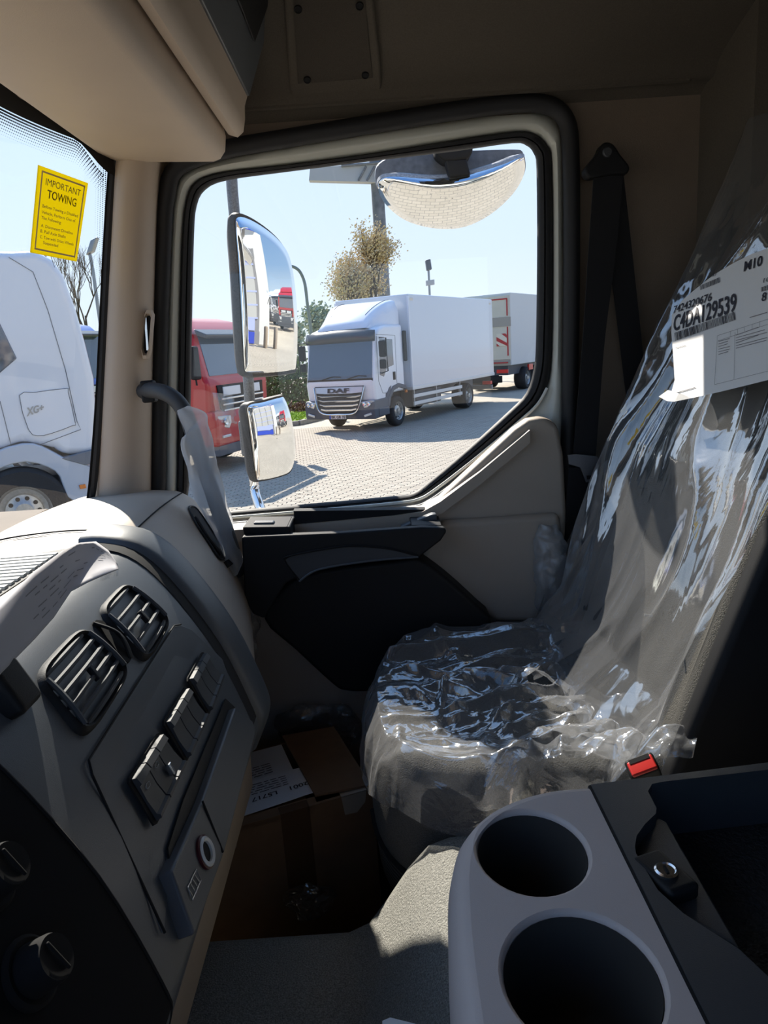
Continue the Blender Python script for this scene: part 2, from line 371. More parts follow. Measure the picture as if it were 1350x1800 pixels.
# ================================================================== PASSENGER DOOR
door = thing('door_1', 'passenger door with window, beige panel and black armrest', None, (0, 1.46, 1.12), kind='structure')
G = [(330, 905), (333, 850), (337, 600), (341, 420), (346, 362), (362, 333), (400, 317), (500, 303), (650, 284), (800, 266), (900, 252), (925, 256), (938, 270), (943, 300), (944, 450), (942, 600), (938, 650), (925, 690), (895, 722), (820, 790), (755, 845), (725, 866), (690, 872), (560, 884), (410, 897)]
S = [(308, 925), (311, 870), (315, 600), (320, 420), (328, 350), (346, 318), (395, 302), (500, 290), (650, 270), (800, 246), (905, 231), (940, 236), (962, 256), (970, 290), (972, 450), (970, 620), (962, 680), (945, 712), (913, 742), (830, 812), (765, 862), (735, 879), (690, 886), (560, 898), (410, 911)]
Wc = [(284, 985), (285, 870), (290, 600), (297, 420), (303, 350), (322, 305), (390, 278), (500, 258), (650, 232), (800, 212), (900, 198), (950, 200), (978, 222), (989, 262), (991, 450), (991, 620), (991, 740), (990, 800), (960, 860), (880, 890), (800, 915), (745, 930), (690, 940), (560, 950), (410, 965)]
def ringpx(P, y, n=3): return cr([A(px, py, y=y) for px, py in P], n, True)
def mid(P, Q, t): return [(lerp(a[0], c[0], t), lerp(a[1], c[1], t)) for a, c in zip(P, Q)]
MB().loft([ringpx(S, 1.512), ringpx(mid(S, Wc, .15), 1.496), ringpx(mid(S, Wc, .5), 1.490), ringpx(mid(S, Wc, .85), 1.496), ringpx(Wc, 1.512), ringpx(mid(S, Wc, 1.9), 1.528), ringpx(mid(S, Wc, 1.9), 1.55), ringpx(S, 1.55)], True).build('window_frame', white_p, door, smooth=60)
MB().loft([ringpx(G, 1.535), ringpx(G, 1.514), ringpx(mid(G, S, .2), 1.504), ringpx(mid(G, S, .45), 1.500), ringpx(mid(G, S, .5), 1.506), ringpx(mid(G, S, .56), 1.498), ringpx(mid(G, S, .85), 1.497), ringpx(S, 1.506), ringpx(S, 1.54)], True).build('window_seal', rubber, door, smooth=60)
gp = [A(px, py, y=1.522) for px, py in mid(G, S, .4)]
glass = MB().prism(gp, (0, .004, 0)).build('window_pane', glass_m, door, smooth=None)
b = MB()                                              # small etched maker's stamp on the glass (unreadable ticks)
rr = random.Random(3)
for k, (px, py, w) in enumerate([(531, 863, 17), (534, 869, 13), (531, 875, 4)]):
    x = px - 12
    while x < px + w:
        p = A(x, py, y=1.5205); l = rr.uniform(1, 2.6)
        b.obox(p, (l * .0005, 0, 0), (0, .0002, 0), (0, 0, .0006)); x += l + 1.2
b.build('etched_stamp', ink, glass, smooth=None)
outer = [(276, 900), (278, 860), (281, 600), (287, 420), (293, 345), (312, 294), (390, 264), (500, 244), (650, 219), (800, 195), (900, 182), (958, 184), (992, 206), (1003, 262), (1005, 450), (1003, 620), (999, 800), (991, 1000), (988, 1090)]
MB().tube(cr([A(px, py, y=1.478) for px, py in outer], 4), .0165, 12).build('door_seal', rubber, door, smooth=80)
# sill below the glass: bright bead, painted ledge
for k, (dy, m_, r_) in enumerate(((1.488, white_p, .0035), (1.470, white_p, .003))):
    o_ = k * 10
    path = cr([A(px + k * 4, py + o_, y=dy) for px, py in [(405, 910), (560, 897), (690, 885), (735, 878), (765, 861), (830, 811), (913, 741), (945, 711), (962, 682)][:(9 if k == 0 else 7)]], 4)
    MB().tube(path, r_, 8).build('sill_bead', m_, door)
led = [A(px, py, y=1.50) for px, py in [(395, 914), (560, 900), (690, 888), (738, 881), (768, 864), (833, 815), (916, 745)]]
b = MB(); b.loft([led, [V((p.x, 1.415, p.z - .004)) for p in led], [V((p.x, 1.415, p.z - .03)) for p in led]], False)
b.build('sill_ledge', beige, door)
# beige inner panel
pp = [(360, 945), (560, 921), (742, 899), (768, 882), (905, 755), (930, 738), (960, 733), (982, 748), (992, 800), (997, 900), (992, 1000), (988, 1090), (1000, 1440), (700, 1500), (340, 1500)]
dp = MB().prism([A(px, py, y=1.43) for px, py in pp], (0, .05, 0)).build('inner_panel', beige, door, bevel=.012, seg=4)
sw = [(775, 917), (880, 911), (985, 903), (992, 960), (988, 1095), (870, 1095), (735, 985)]
MB().prism([A(px, py, y=1.408) for px, py in sw], (0, .03, 0)).build('lower_swell', beige, door, bevel=.014, seg=4)
# black armrest with open tray
def zt(x): return lerp(1.828, 1.806, (x + .276) / .39)
yf, yb = 1.325, 1.425
front = [A(px, py, y=yf) for px, py in [(424, 944), (600, 937), (740, 927), (783, 928), (785, 936), (775, 951), (736, 981), (650, 986), (560, 1001), (502, 1026), (464, 1088), (445, 1080), (430, 1055)]]
arm = MB().prism(front, (0, .022, 0)).build('armrest', black, door, bevel=.006, seg=3)
xl, xa, xb, xr = front[0].x, A(512, 930, y=1.36).x, A(722, 915, y=1.36).x, front[3].x
b = MB().yprism([(xl, zt(xl)), (xa, zt(xa)), (xa, 1.72), (xl + .01, 1.72)], yf + .02, yb + .01)
b.yprism([(xb, zt(xb)), (xr - .004, zt(xr)), (xr - .01, zt(xr) - .02), (xb + .02, 1.76), (xb, 1.76)], yf + .02, yb + .01)
b.yprism([(xa - .002, 1.775), (xb + .002, 1.765), (xb + .002, 1.74), (xa - .002, 1.74)], yf + .02, yb + .01)
b.yprism([(xa - .002, zt(xa)), (xb + .06, zt(xb)), (xb + .06, 1.74), (xa - .002, 1.74)], yb - .004, yb + .012)
b.build('tray_walls', black, arm, bevel=.003)
lip = cr([V((x, 1.43, zt(x) + .016)) for x in (xa, -.05, .03, .085)], 3)
MB().loft([[V((p.x, 1.436, p.z)) for p in lip], [V((p.x, 1.420, p.z - .002)) for p in lip], [V((p.x, 1.420, p.z - .075)) for p in lip]], False).build('tray_back', black, arm)
c = A(742, 914, y=1.385)
MB().prism([c + V((-.045, 0, -.012)), c + V((.02, 0, .010)), c + V((.03, 0, .010)), c + V((.03, 0, -.014)), c + V((-.02, 0, -.018))], (0, .022, 0)).build('door_lever', dark2, arm, bevel=.003)
c = A(465, 923, y=1.375)
MB().obox(c + V((0, 0, .004)), (.020, 0, -.001), (0, .010, 0), (0, 0, .004)).build('window_switch', dark2, arm, bevel=.003)
MB().tube([V((xa - .006, yf + .02, zt(xa) + .0003)), V((xa - .006, yb, zt(xa) + .0003))], .0008, 6).build('seam', hole_m, arm)
cup = [A(px, py, y=yf - .0015) for px, py in [(500, 985), (515, 976), (560, 967), (615, 960), (680, 964), (735, 979), (650, 986), (560, 1001), (526, 1022)]]
MB().prism(cup, (0, .0015, 0)).build('pull_cup', dark, arm, smooth=None)
MB().tube(cr([A(px, py, y=yf - .003) for px, py in [(526, 1022), (560, 1001), (650, 986), (735, 979)]], 4), .0022, 6).build('cup_lip', dark2, arm)
MB().tube(cr([A(px, py, y=yf - .002) for px, py in [(526, 1020), (500, 985), (515, 976), (560, 967), (615, 960), (680, 964), (735, 977)]], 4), .0022, 6).build('cup_brow', black, arm)
pk = [(462, 1088), (500, 1031), (560, 1004), (700, 986), (738, 984), (790, 1020), (845, 1070), (864, 1090), (850, 1120), (760, 1190), (690, 1214), (640, 1218), (606, 1216), (585, 1205), (520, 1145)]
MB().prism(cr([A(px, py, y=1.352) for px, py in pk], 3, True), (0, .07, 0)).build('speaker_cover', black, door, bevel=.010, seg=3)

# ================================================================== OVERHEAD SHELF
sh = thing('overhead_shelf', 'beige overhead storage shelf above the windscreen', 'shelf', (-.3, .5, 2.49))
def yround(xz, y0, y1, r=.03, n=4, mb=None):
    """profile extruded along Y with its far end rounded"""
    cx = sum(p[0] for p in xz) / len(xz); cz = sum(p[1] for p in xz) / len(xz); mb = mb or MB(); rings = [[V((x, y0, z)) for x, z in xz]]
    for k in range(n + 1):
        a = k / n * math.pi / 2; s_ = 1 - (1 - math.cos(a)) * r * 6
        rings.append([V((cx + (x - cx) * s_, y1 - r + math.sin(a) * r, cz + (z - cz) * s_)) for x, z in xz])
    return mb.loft(rings, True, True)
prof = [(-.262, 2.4945), (-.43, 2.504), (-.455, 2.512), (-.47, 2.56), (-.47, 2.62), (-.25, 2.62), (-.236, 2.535), (-.240, 2.510), (-.250, 2.498)]
yround(prof, -.55, 1.40, .02).build('lower_tray', shelf_m, sh, smooth=50)
prof = [(-.229, 2.532), (-.214, 2.527), (-.203, 2.535), (-.198, 2.555), (-.196, 2.578), (-.128, 2.745), (-.10, 2.80), (-.40, 2.84), (-.40, 2.60), (-.245, 2.60)]
yround(prof, -.55, 1.395, .03).build('upper_cabinet', shelf_m, sh, smooth=40)
MB().yprism([(-.26, 2.60), (-.26, 2.525), (-.246, 2.525), (-.24, 2.60)], -.5, 1.36).build('shadow_gap', hole_m, sh, smooth=None)
nn = V((.925, 0, -.38)).normalized()
fl = [V((-.190, 1.372, 2.592)), V((-.132, 1.375, 2.735)), V((-.110, 1.36, 2.79)), V((-.110, -.5, 2.79)), V((-.190, -.5, 2.592))]
MB().prism([p + V((.004, 0, -.0015)) for p in fl], nn * -.012).build('cabinet_door', dark2, sh, bevel=.002)
fl2 = [V((-.166, 1.30, 2.65)), V((-.12, 1.345, 2.765)), V((-.112, 1.34, 2.785)), V((-.112, -.4, 2.785)), V((-.166, -.4, 2.65))]
MB().prism([p + V((.0075, 0, -.003)) for p in fl2], nn * -.004).build('door_inset', black, sh, bevel=.001)

# ---- speaker grille panel on the headliner
spp, spn = V((0, 1.43, 2.635)), V((0, -.534, -.845))
sp = [AP(px, py, spp, spn) for px, py in [(498, -20), (508, 130), (512, 180), (524, 184), (664, 170), (672, 160), (668, 100), (655, -20)]]
gr = MB().prism([p + spn * .010 for p in sp], spn * -.03).build('speaker_panel', headl, ceil, bevel=.006, seg=3)
ins = [AP(px, py, spp + spn * .0125, spn) for px, py in [(514, -20), (524, 148), (655, 138), (640, -20)]]
perf = M('perforated_fabric', (.12, .10, .08), .9, bump=1.0, bscale=1600, var=.25, vscale=1500)
MB().prism(ins, spn * -.004).build('grille_cloth', perf, gr, bevel=.001)
for px, py in ((524, 16), (632, 10), (540, 140), (642, 132)):
    c = AP(px, py, spp + spn * .013, spn)
    MB().lathe([(.0002, .001), (.0045, .001), (.0062, .0025), (.0068, .001), (.0068, -.003)], c, spn, 14).build('screw_recess', hole_m, gr)

# ================================================================== DASHBOARD
dash = thing('dashboard', 'beige truck dashboard with charcoal centre fascia, vents and switches', 'dashboard', (-.35, .9, 1.2))
PF = [(-.420, 1.9125), (-.393, 1.912), (-.345, 1.898), (-.301, 1.852), (-.245, 1.754), (-.209, 1.650), (-.206, 1.618), (-.222, 1.580)]
def onf(px, py, off=0.0, prof=None):
    d = ray(px, py); best = None; prof = prof or PF
    for (x0, z0), (x1, z1) in zip(prof[:-1], prof[1:]):
        n = V((-(z1 - z0), 0, x1 - x0)).normalized(); n = n if n.x + n.z > 0 else -n
        den = d.dot(n)
        if abs(den) < 1e-6: continue
        p0 = V((x0, 0, z0)) + n * off; t = (p0 - CAM).dot(n) / den; p = CAM + d * t
        L2 = (x1 - x0) ** 2 + (z1 - z0) ** 2; s_ = ((p.x - p0.x) * (x1 - x0) + (p.z - p0.z) * (z1 - z0)) / L2
        miss = max(0, -s_, s_ - 1) * math.sqrt(L2)
        if t > 0 and (best is None or (miss, t) < best[:2]): best = (0 if miss < .0012 else miss, t, p, n)
    return best[2], best[3]
def of(px, py, off=0.0): return onf(px, py, off)[0]
dtop = [(-.70, 1.86), (-.62, 1.895), (-.56, 1.908), (-.48, 1.913)]
under = [(-.235, 1.560), (-.30, 1.52), (-.42, 1.34), (-.46, 1.12)]
# charcoal fascia: a profile that runs across the cab
fas = cr([(x, 0, z) for x, z in PF], 4)
MB().loft([[V((p.x, y, p.z)) for p in fas] for y in (-.6, .2, .53, .75, 1.0)], False).build('fascia', dark2, dash, smooth=60)
b = MB(); rim = cr([(x - .002, 0, z + .002) for x, z in PF], 4); nr = []
for i, p in enumerate(rim):
    t = rim[min(i + 1, len(rim) - 1)] - rim[max(i - 1, 0)]; n = V((-t.z, 0, t.x)).normalized(); nr.append(n if n.x + n.z > 0 else -n)
rings = []
for y, o_ in ((.945, -.004), (.950, .006), (.962, .010), (1.005, .012), (1.022, .008), (1.028, -.004), (1.03, -.03)):
    rings.append([V((p.x, y, p.z)) + n * o_ for p, n in zip(rim, nr)])
MB().loft(rings, False).build('fascia_rim', dark2, dash, smooth=60)
g_ = [[V((p.x, y, p.z)) + n * .0015 for p, n in zip(rim[:26], nr)] for y in (.918, .9465)]
MB().loft(g_, False).build('rim_groove', hole_m, dash)
# beige top
MB().loft([[V((x, y, z)) for x, z in dtop + [(-.415, 1.9125)]] for y in (-.6, .3, .7, 1.0, 1.03)], False).build('dash_top', beige, dash, smooth=60)
# beige far end
P1 = dtop + [(-.42, 1.910), (-.385, 1.898), (-.345, 1.872), (-.302, 1.815), (-.252, 1.730), (-.226, 1.655), (-.230, 1.59), (-.27, 1.50), (-.42, 1.25), (-.46, 1.10)]
P2 = [(-.72, 1.85), (-.64, 1.885), (-.57, 1.897), (-.487, 1.897), (-.44, 1.893), (-.412, 1.886), (-.380, 1.858), (-.345, 1.79), (-.316, 1.722), (-.302, 1.665), (-.308, 1.60), (-.335, 1.50), (-.44, 1.25), (-.47, 1.10)]
rings = []
for k in range(9):
    t = k / 8; y = lerp(1.02, 1.44, t); tt = t ** 1.25
    rings.append(cr([(lerp(a[0], c[0], tt), y, lerp(a[1], c[1], tt) + .006 * math.sin(math.pi * t)) for a, c in zip(P1, P2)], 4))
rings.append([p + V((-.012, .012, -.008)) for p in rings[-1]]); rings.append([p + V((-.06, .004, -.04)) for p in rings[-1]])
MB().loft(rings, False).build('dash_end', beige, dash, smooth=60)
MB().tube([p + V((.0005, 0, .0008)) for k, p in enumerate([r[20] for r in rings[:9]])], .0012, 6).build('cap_seam', hole_m, dash)
sm = cr([V((-.64, 1.03, 1.897)), V((-.56, 1.03, 1.9105)), V((-.48, 1.03, 1.9155)), V((-.42, 1.03, 1.9135))], 4)
MB().tube(sm, .0013, 6).build('cap_seam', hole_m, dash)
# lower beige strip and knee panel
MB().loft([[V((x, y, z)) for x, z in [(-.224, 1.582), (-.232, 1.570), (-.236, 1.49), (-.26, 1.475), (-.30, 1.46)]] for y in (-.6, .5, .99, 1.0)], False).build('lower_trim', beige, dash, smooth=60)
MB().loft([[V((x, y, z)) for x, z in [(-.29, 1.47), (-.42, 1.30), (-.47, 1.10)]] for y in (-.6, 1.02)], False).build('knee_panel', black, dash)
# defroster grille by the glass
def dtopz(x):
    for (x0, z0), (x1, z1) in zip((dtop + [(-.415, 1.9125)])[:-1], (dtop + [(-.415, 1.9125)])[1:]):
        if x0 <= x <= x1: return lerp(z0, z1, (x - x0) / (x1 - x0))
    return 1.9
b = MB().prism([V((x, y, dtopz(x) + .0012)) for x, y in ((-.51, .55), (-.425, .55), (-.425, .935), (-.51, .90))], (0, 0, -.004))
gri = b.build('defroster_frame', black, dash, smooth=None)
grm = M('pale_grille', (.55, .55, .52), .5)
for k in range(24):
    y = .56 + k * .0145
    MB().prism([V((-.502, y, dtopz(-.502) + .0045)), V((-.430, y, dtopz(-.43) + .0045)), V((-.430, y + .008, dtopz(-.43) + .0045)), V((-.502, y + .008, dtopz(-.502) + .0045))], (0, 0, -.004)).build('grille_bar', grm, gri, smooth=None)
# side demister slot in the dash end
def dend(px, py, off=0.0):
    best = None; d = ray(px, py)
    for i in range(len(rings) - 3):
        for j in range(len(rings[0]) - 1):
            q = [rings[i][j], rings[i][j + 1], rings[i + 1][j + 1], rings[i + 1][j]]
            n = (q[1] - q[0]).cross(q[3] - q[0])
            if n.length < 1e-9: continue
            n.normalize(); den = d.dot(n)
            if abs(den) < 1e-6: continue
            t = (q[0] - CAM).dot(n) / den; p = CAM + d * t
            ok = all((q[(k + 1) % 4] - q[k]).cross(p - q[k]).dot(n) > -1e-7 for k in range(4)) or all((q[(k + 1) % 4] - q[k]).cross(p - q[k]).dot(n) < 1e-7 for k in range(4))
            if ok and (best is None or t < best[0]): best = (t, p, n if n.dot(d) < 0 else -n)
    if best is None: return A(px, py, y=1.25)
    return best[1] + best[2] * off
so_ = [(331, 896), (337, 892), (346, 898), (365, 925), (386, 960), (394, 975), (390, 984), (382, 981), (365, 955), (345, 925)]
sl = [dend(px, py, .0025) for px, py in so_]; c0 = sum(sl, V()) / len(sl); nv = (CAM - c0).normalized()
MB().prism(cr(sl, 2, True), -nv * .012).build('demister_slot', hole_m, dash, smooth=None)
MB().tube(cr(sl, 3, True) + [sl[0]], .0022, 6).build('demister_rim', black, dash)
MB().tube([dend(340, 912, .005), dend(360, 945, .005), dend(384, 977, .005)], .003, 6).build('demister_vane', black, dash)
MB().obox(dend(397, 993, .004), (.004, 0, -.005), (.002, .006, 0), (.004, 0, .003)).build('demister_wheel', black, dash, bevel=.001)

# vents
slat_m = M('vent_plastic', (.06, .066, .075), .7)
def vent(quad, nsl):
    q = [of(*p, .004) for p in quad]; n = qnormal(q)
    def out(s_, e):                                   # rounded outline scaled about the centre
        pts = []
        for k in range(32):
            a = 2 * math.pi * k / 32; ca, sa = math.cos(a), math.sin(a); pw = .42
            u = .5 + .5 * s_ * math.copysign(abs(ca) ** pw, ca); v = .5 + .5 * s_ * math.copysign(abs(sa) ** pw, sa)
            pts.append(bil(q, u, v) + n * e)
        return pts
    o = MB().loft([out(1.12, -.004), out(1.10, .003), out(1.03, .006), out(.96, .003), out(.92, -.006)], True).build('air_vent', black, dash, smooth=60)
    MB().prism(out(.94, -.004), n * -.002).build('vent_hollow', hole_m, o, smooth=None)
    for k in range(nsl + 2):
        v = lerp(.07, .93, k / (nsl + 1)); w = .5 * (1 - max(0, abs(v - .5) * 2 - .45) ** 2 * .9) * .95
        e = .004 + .005 * (1 - (2 * v - 1) ** 2)
        pth = [bil(q, .5 + w * t, v) + n * (e - .004 * t * t) for t in (-1, -.6, 0, .6, 1)]
        MB().tube(pth, .0027, 6).build('vent_slat', slat_m, o)
    side = [cr([bil(q, .5 + sg * .47, t) + n * (.004 + .004 * (1 - (2 * t - 1) ** 2)) for t in (.12, .35, .65, .88)], 2) for sg in (-1, 1)]
    for p in side: MB().tube(p, .0028, 6).build('vent_frame', slat_m, o)
    c = bil(q, .5, .55) + n * .010
    MB().obox(c, (q[1] - q[0]).normalized() * .003, (q[3] - q[0]).normalized() * .008, n * .003).build('vent_tab', black, o, bevel=.001)
    return o
vent([(62, 1192), (142, 1106), (224, 1180), (150, 1296)], 4)
vent([(174, 1078), (220, 1028), (296, 1092), (254, 1164)], 3)
q = [of(*p, .002) for p in [(160, 1098), (178, 1094), (228, 1160), (216, 1166)]]; n = qnormal(q)
MB().prism([q[0], bil(q, .5, -.05), q[1], bil(q, 1.35, .5), q[2], bil(q, .5, 1.05), q[3], bil(q, .2, .5)], n * .003).build('vent_wheel_slot', hole_m, dash, smooth=None)
MB().tube(cr([q[0] + n * .003, bil(q, .9, .45) + n * .010, q[2] + n * .003], 5), .004, 8, flat=.5).build('vent_wheel', black, dash)
# switch panel plate and lower ledge
pl_ = [(156, 1336), (306, 1100), (318, 1098), (338, 1106), (392, 1158), (418, 1236), (352, 1412), (300, 1535), (290, 1640), (162, 1362)]
swp = MB().prism([of(px, py, .004) for px, py in pl_], V((-.93, 0, -.36)) * .006).build('switch_panel', dark2, dash, bevel=.002, seg=2)
MB().tube([of(px, py, .0055) for px, py in [(290, 1640), (162, 1362), (156, 1336), (306, 1100), (318, 1098)]], .0012, 6).build('panel_seam', hole_m, dash)
lo = [(414, 1243), (446, 1268), (450, 1290), (396, 1497), (343, 1645), (302, 1531), (356, 1408)]
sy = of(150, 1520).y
MB().loft([[V((p.x, y, p.z)) + n * .0022 for p, n in zip(rim, nr)] for y in (-.6, sy)], False).build('driver_panel', M('shade_black', (.008, .008, .009), .9, spec=.2), dash, smooth=60)  # black overlay colour stands in for shade of the unseen steering wheel and column
MB().tube([V((p.x, sy, p.z)) + n * .002 for p, n in zip(rim, nr)], .0018, 6).build('panel_seam', hole_m, dash)
lp = [of(px, py, .016) for px, py in lo]
led_ = MB().prism(lp, V((-.95, 0, -.30)) * .018).build('lower_ledge', dark2, dash, bevel=.003, seg=2)
MB().tube([of(356, 1408, .0175), of(392, 1498, .0165)], .0012, 6).build('ledge_seam', hole_m, led_)
MB().prism([of(px, py, .0065) for px, py in [(397, 1228), (413, 1243), (352, 1412), (300, 1532), (296, 1490), (322, 1408)]], V((-.9, 0, -.4)) * .002).build('ledge_tray', black, dash, smooth=None)
for quad in ([(329, 1194), (354, 1149), (387, 1194), (365, 1254)], [(287, 1270), (323, 1211), (359, 1264), (326, 1336)], [(226, 1371), (276, 1292), (319, 1347), (272, 1447)]):
    q = [of(*p, .006) for p in quad]; n = qnormal(q)
    bz = MB().prism([bil(q, u, v) for u, v in ((-.06, .02), (.0, -.03), (1., -.03), (1.05, .02), (1.05, .98), (1., 1.03), (0, 1.03), (-.06, .98))], n * .002).build('switch_bezel', hole_m, swp, smooth=None)
    for k in range(3):
        u0, u1 = k / 3 + .012, (k + 1) / 3 - .012
        sec = [(.02, .002), (.05, .007), (.20, .0085), (.23, .0055), (.55, .0045), (.86, .006), (.90, .009), (.97, .0085), (.99, .002)]
        MB().loft([[bil(q, u0, v) + n * e for v, e in sec], [bil(q, u1, v) + n * e for v, e in sec]], False).add(
            [bil(q, u0, v) + n * e for v, e in sec] + [bil(q, u1, v) + n * e for v, e in sec], [tuple(range(9)), tuple(range(17, 8, -1))]).build('rocker_switch', dark, bz, smooth=25)
q3 = [of(*p, .006) for p in [(226, 1371), (276, 1292), (319, 1347), (272, 1447)]]; n3 = qnormal(q3)
b = MB()
for cu, cv in ((.14, .36), (.5, .30)):
    for k in range(14):
        a = 2 * math.pi * k / 14; a2 = 2 * math.pi * (k + .6) / 14
        b.tube([bil(q3, cu + .06 * math.cos(a), cv + .045 * math.sin(a)) + n3 * .0062, bil(q3, cu + .06 * math.cos(a2), cv + .045 * math.sin(a2)) + n3 * .0062], .0005, 4)
b.build('switch_symbol', steel, swp, smooth=None)
MB().obox(bil(q3, .62, .62) + n3 * .009, (q3[1] - q3[0]).normalized() * .003, (q3[3] - q3[0]).normalized() * .006, n3 * .003).build('switch_lock', chrome, swp, bevel=.001)
# power socket
ps, pn = onf(360, 1498, .0165)
MB().lathe([(.0165, -.002), (.0165, .002), (.0150, .003), (.0148, .0005)], ps, pn, 28, False).build('socket_bezel', M('dark_red_plastic', (.06, .005, .01), .4), led_)
MB().lathe([(.0146, .000), (.0146, .0035), (.0125, .005), (.0100, .0035), (.0098, -.001)], ps, pn, 28, False).build('socket_ring', M('ivory_ring', (.78, .78, .74), .3), led_)
MB().lathe([(.0098, .001), (.0001, .0008)], ps, pn, 28).build('socket_bore', hole_m, led_)
q = [of(*p, .0168) for p in [(330, 1560), (345, 1528), (353, 1548), (338, 1582)]]; b = MB()
for k in range(4): b.tube([bil(q, k / 4, .1), bil(q, k / 4 + .12, .9)], .0006, 4)
b.tube([bil(q, 0, 0), bil(q, 1, 0), bil(q, 1, 1), bil(q, 0, 1), bil(q, 0, 0)], .0006, 4)
b.build('socket_symbol', steel, led_, smooth=None)
# heater knobs at the driver's end
for px, py, r in ((48, 1712, .017), (-28, 1548, .017)):
    c, n = onf(px, py, .001)
    knob_m = M('matt_knob', (.008, .008, .009), .8, spec=.25)
    k = MB().lathe([(r * 1.35, -.002), (r * 1.35, .004), (r * 1.2, .006), (r, .005), (r * .92, .022), (r * .85, .025), (r * .2, .024)], c, n, 36).build('heater_knob', knob_m, dash, smooth=50)
    MB().obox(c + n * .026, V((0, r * .08, 0)), n.cross(V((0, 1, 0))) * r * .7, n * .001).build('knob_pointer', knob_m, k, bevel=.001)
c = of(8, 1205, .012)
MB().obox(c, (0, .018, 0), (.012, 0, -.024), (.012, 0, .006)).build('dash_lever', black, dash, bevel=.006)

# ---- sheet of paper lying over the fascia
top = [(-70, 1110), (0, 1062), (60, 1004), (110, 968), (140, 954), (168, 952), (190, 968), (206, 992)]
bot = [(-70, 1262), (0, 1185), (62, 1122), (95, 1085), (125, 1040), (155, 1024), (182, 1012), (208, 1001)]
PN_ = V((.868, 0, .496)).normalized(); PQ = V((-.301, 0, 1.852)) + PN_ * .016
def pap(u, v):
    i = min(6, int(u * 7)); f = u * 7 - i
    px = lerp(lerp(top[i][0], top[i + 1][0], f), lerp(bot[i][0], bot[i + 1][0], f), v)
    py = lerp(lerp(top[i][1], top[i + 1][1], f), lerp(bot[i][1], bot[i + 1][1], f), v)
    p = AP(px, py, PQ + PN_ * (.004 * math.sin(5 * u + 3 * v) + .010 * sstep(.5, 1, u)), PN_)
    return p
PG = [[pap(i / 28, j / 10) for i in range(29)] for j in range(11)]
b = MB().loft(PG, False); pp_o = b.build('paper_sheet', M('thin_paper', (.62, .61, .65), .75, var=.02), label='thin white sheet of paper draped over the dark fascia by the vents', cat='paper', fix=False)
md = pp_o.modifiers.new('s', 'SOLIDIFY'); md.thickness = .0006
def papf(u, v): return pap(u, v) - ray(300, 1100).normalized() * .003
b = MB(); rr = random.Random(5)
for ln in range(7):
    v = .14 + ln * .11; u = .22 + rr.uniform(0, .2)
    while u < .9 - ln * .06:
        w = rr.uniform(.02, .06)
        if rr.random() < .6: b.add([papf(u, v), papf(u + w, v), papf(u + w, v + .022), papf(u, v + .022)], [(0, 1, 2, 3)])
        u += w + .02
b.build('print_lines', ink_f, pp_o, smooth=None, fix=False, kind='stuff')
MB().grid(lambda u, v: of(lerp(176, 208, u), lerp(1014, 998, u) + v * lerp(8, 14, u), .030 - .010 * v + .004 * math.sin(9 * u)), 8, 4).build('clear_tab', dfilm_m, pp_o, fix=False)

# ---- towing sticker on the windscreen
qs = [W(*p, .0035) for p in [(68, 290), (155, 322), (135, 460), (54, 444)]]
ns = qnormal(qs)
st = MB().prism([p for p in qs], -ns * .0015).build('warning_sticker', M_vinyl('yellow_vinyl', (.74, .63, .03)), label='yellow towing notice sticker on the windscreen', cat='sticker', smooth=None)
fn = qfn(qs, ns, .0006)
b = MB()
for u0, u1, v0, v1 in ((.06, .94, .045, .065), (.06, .94, .935, .955), (.06, .085, .045, .955), (.915, .94, .045, .955)):
    b.add([fn(u0, v0), fn(u1, v0), fn(u1, v1), fn(u0, v1)], [(0, 1, 2, 3)])
b.build('sticker_border', M('sticker_buff', (.62, .47, .22), .6), st, smooth=None, fix=False)
fn = qfn(qs, ns, .0010)
br = M('brown_ink', (.085, .045, .02), .6)
put_text(MB(), 'IMPORTANT', fn, .15, .86, .192, .078, 0).build('lettering', br, st, smooth=None, fix=False)
for s_, u0, u1, v in (('Before Towing a Disabled', .13, .87, .455), ('Vehicle, Perform One of', .13, .83, .525), ('The Following:', .13, .54, .590),
                      ('A. Disconnect Driveline', .14, .81, .680), ('B. Pull Axle Shafts', .14, .67, .745), ('C. Tow with Drive Wheels', .14, .86, .812), ('Suspended', .215, .53, .872)):
    put_text(MB(), s_, fn, u0, u1, v, .036, .006).build('lettering', br, st, smooth=None, fix=False)
b = MB(); put_text(b, 'TOWING', fn, .20, .80, .335, .098, .010); b.build('lettering', br, st, smooth=None, fix=False)
b = MB(); put_text(b, 'TOWING', qfn(qs, ns, .0015), .208, .792, .331, .090, -.014); b.build('lettering', M('yellow_vinyl'), st, smooth=None, fix=False)

# ================================================================== GRAB HANDLE
hx = [(252, 688, 1.40), (268, 686, 1.375), (288, 690, 1.355), (308, 702, 1.345), (325, 725, 1.34), (340, 765, 1.335), (358, 820, 1.33), (380, 885, 1.335), (400, 940, 1.335), (412, 982, 1.34), (416, 1006, 1.36)]
hpth = cr([A(px, py, y=y) for px, py, y in hx], 4)
hd = thing('grab_handle', 'black curved grab handle on the windscreen pillar', 'handle', tuple(A(410, 1000, y=1.33)))
MB().tube(hpth, .0150, 14).build('handle_tube', dark, hd, smooth=80)
c = A(262, 688, y=1.392)
MB().obox(c, (.012, .003, 0), (0, .012, 0), (0, 0, .021)).build('handle_mount', black, hd, bevel=.004)
LE = [(313, 722), (326, 764), (317, 774), (328, 820), (337, 858), (348, 886), (366, 915), (384, 950), (400, 985), (410, 1006)]
RE = [(331, 713), (360, 726), (366, 748), (376, 790), (388, 838), (399, 882), (408, 925), (417, 962), (425, 988), (420, 1004)]
rg = []
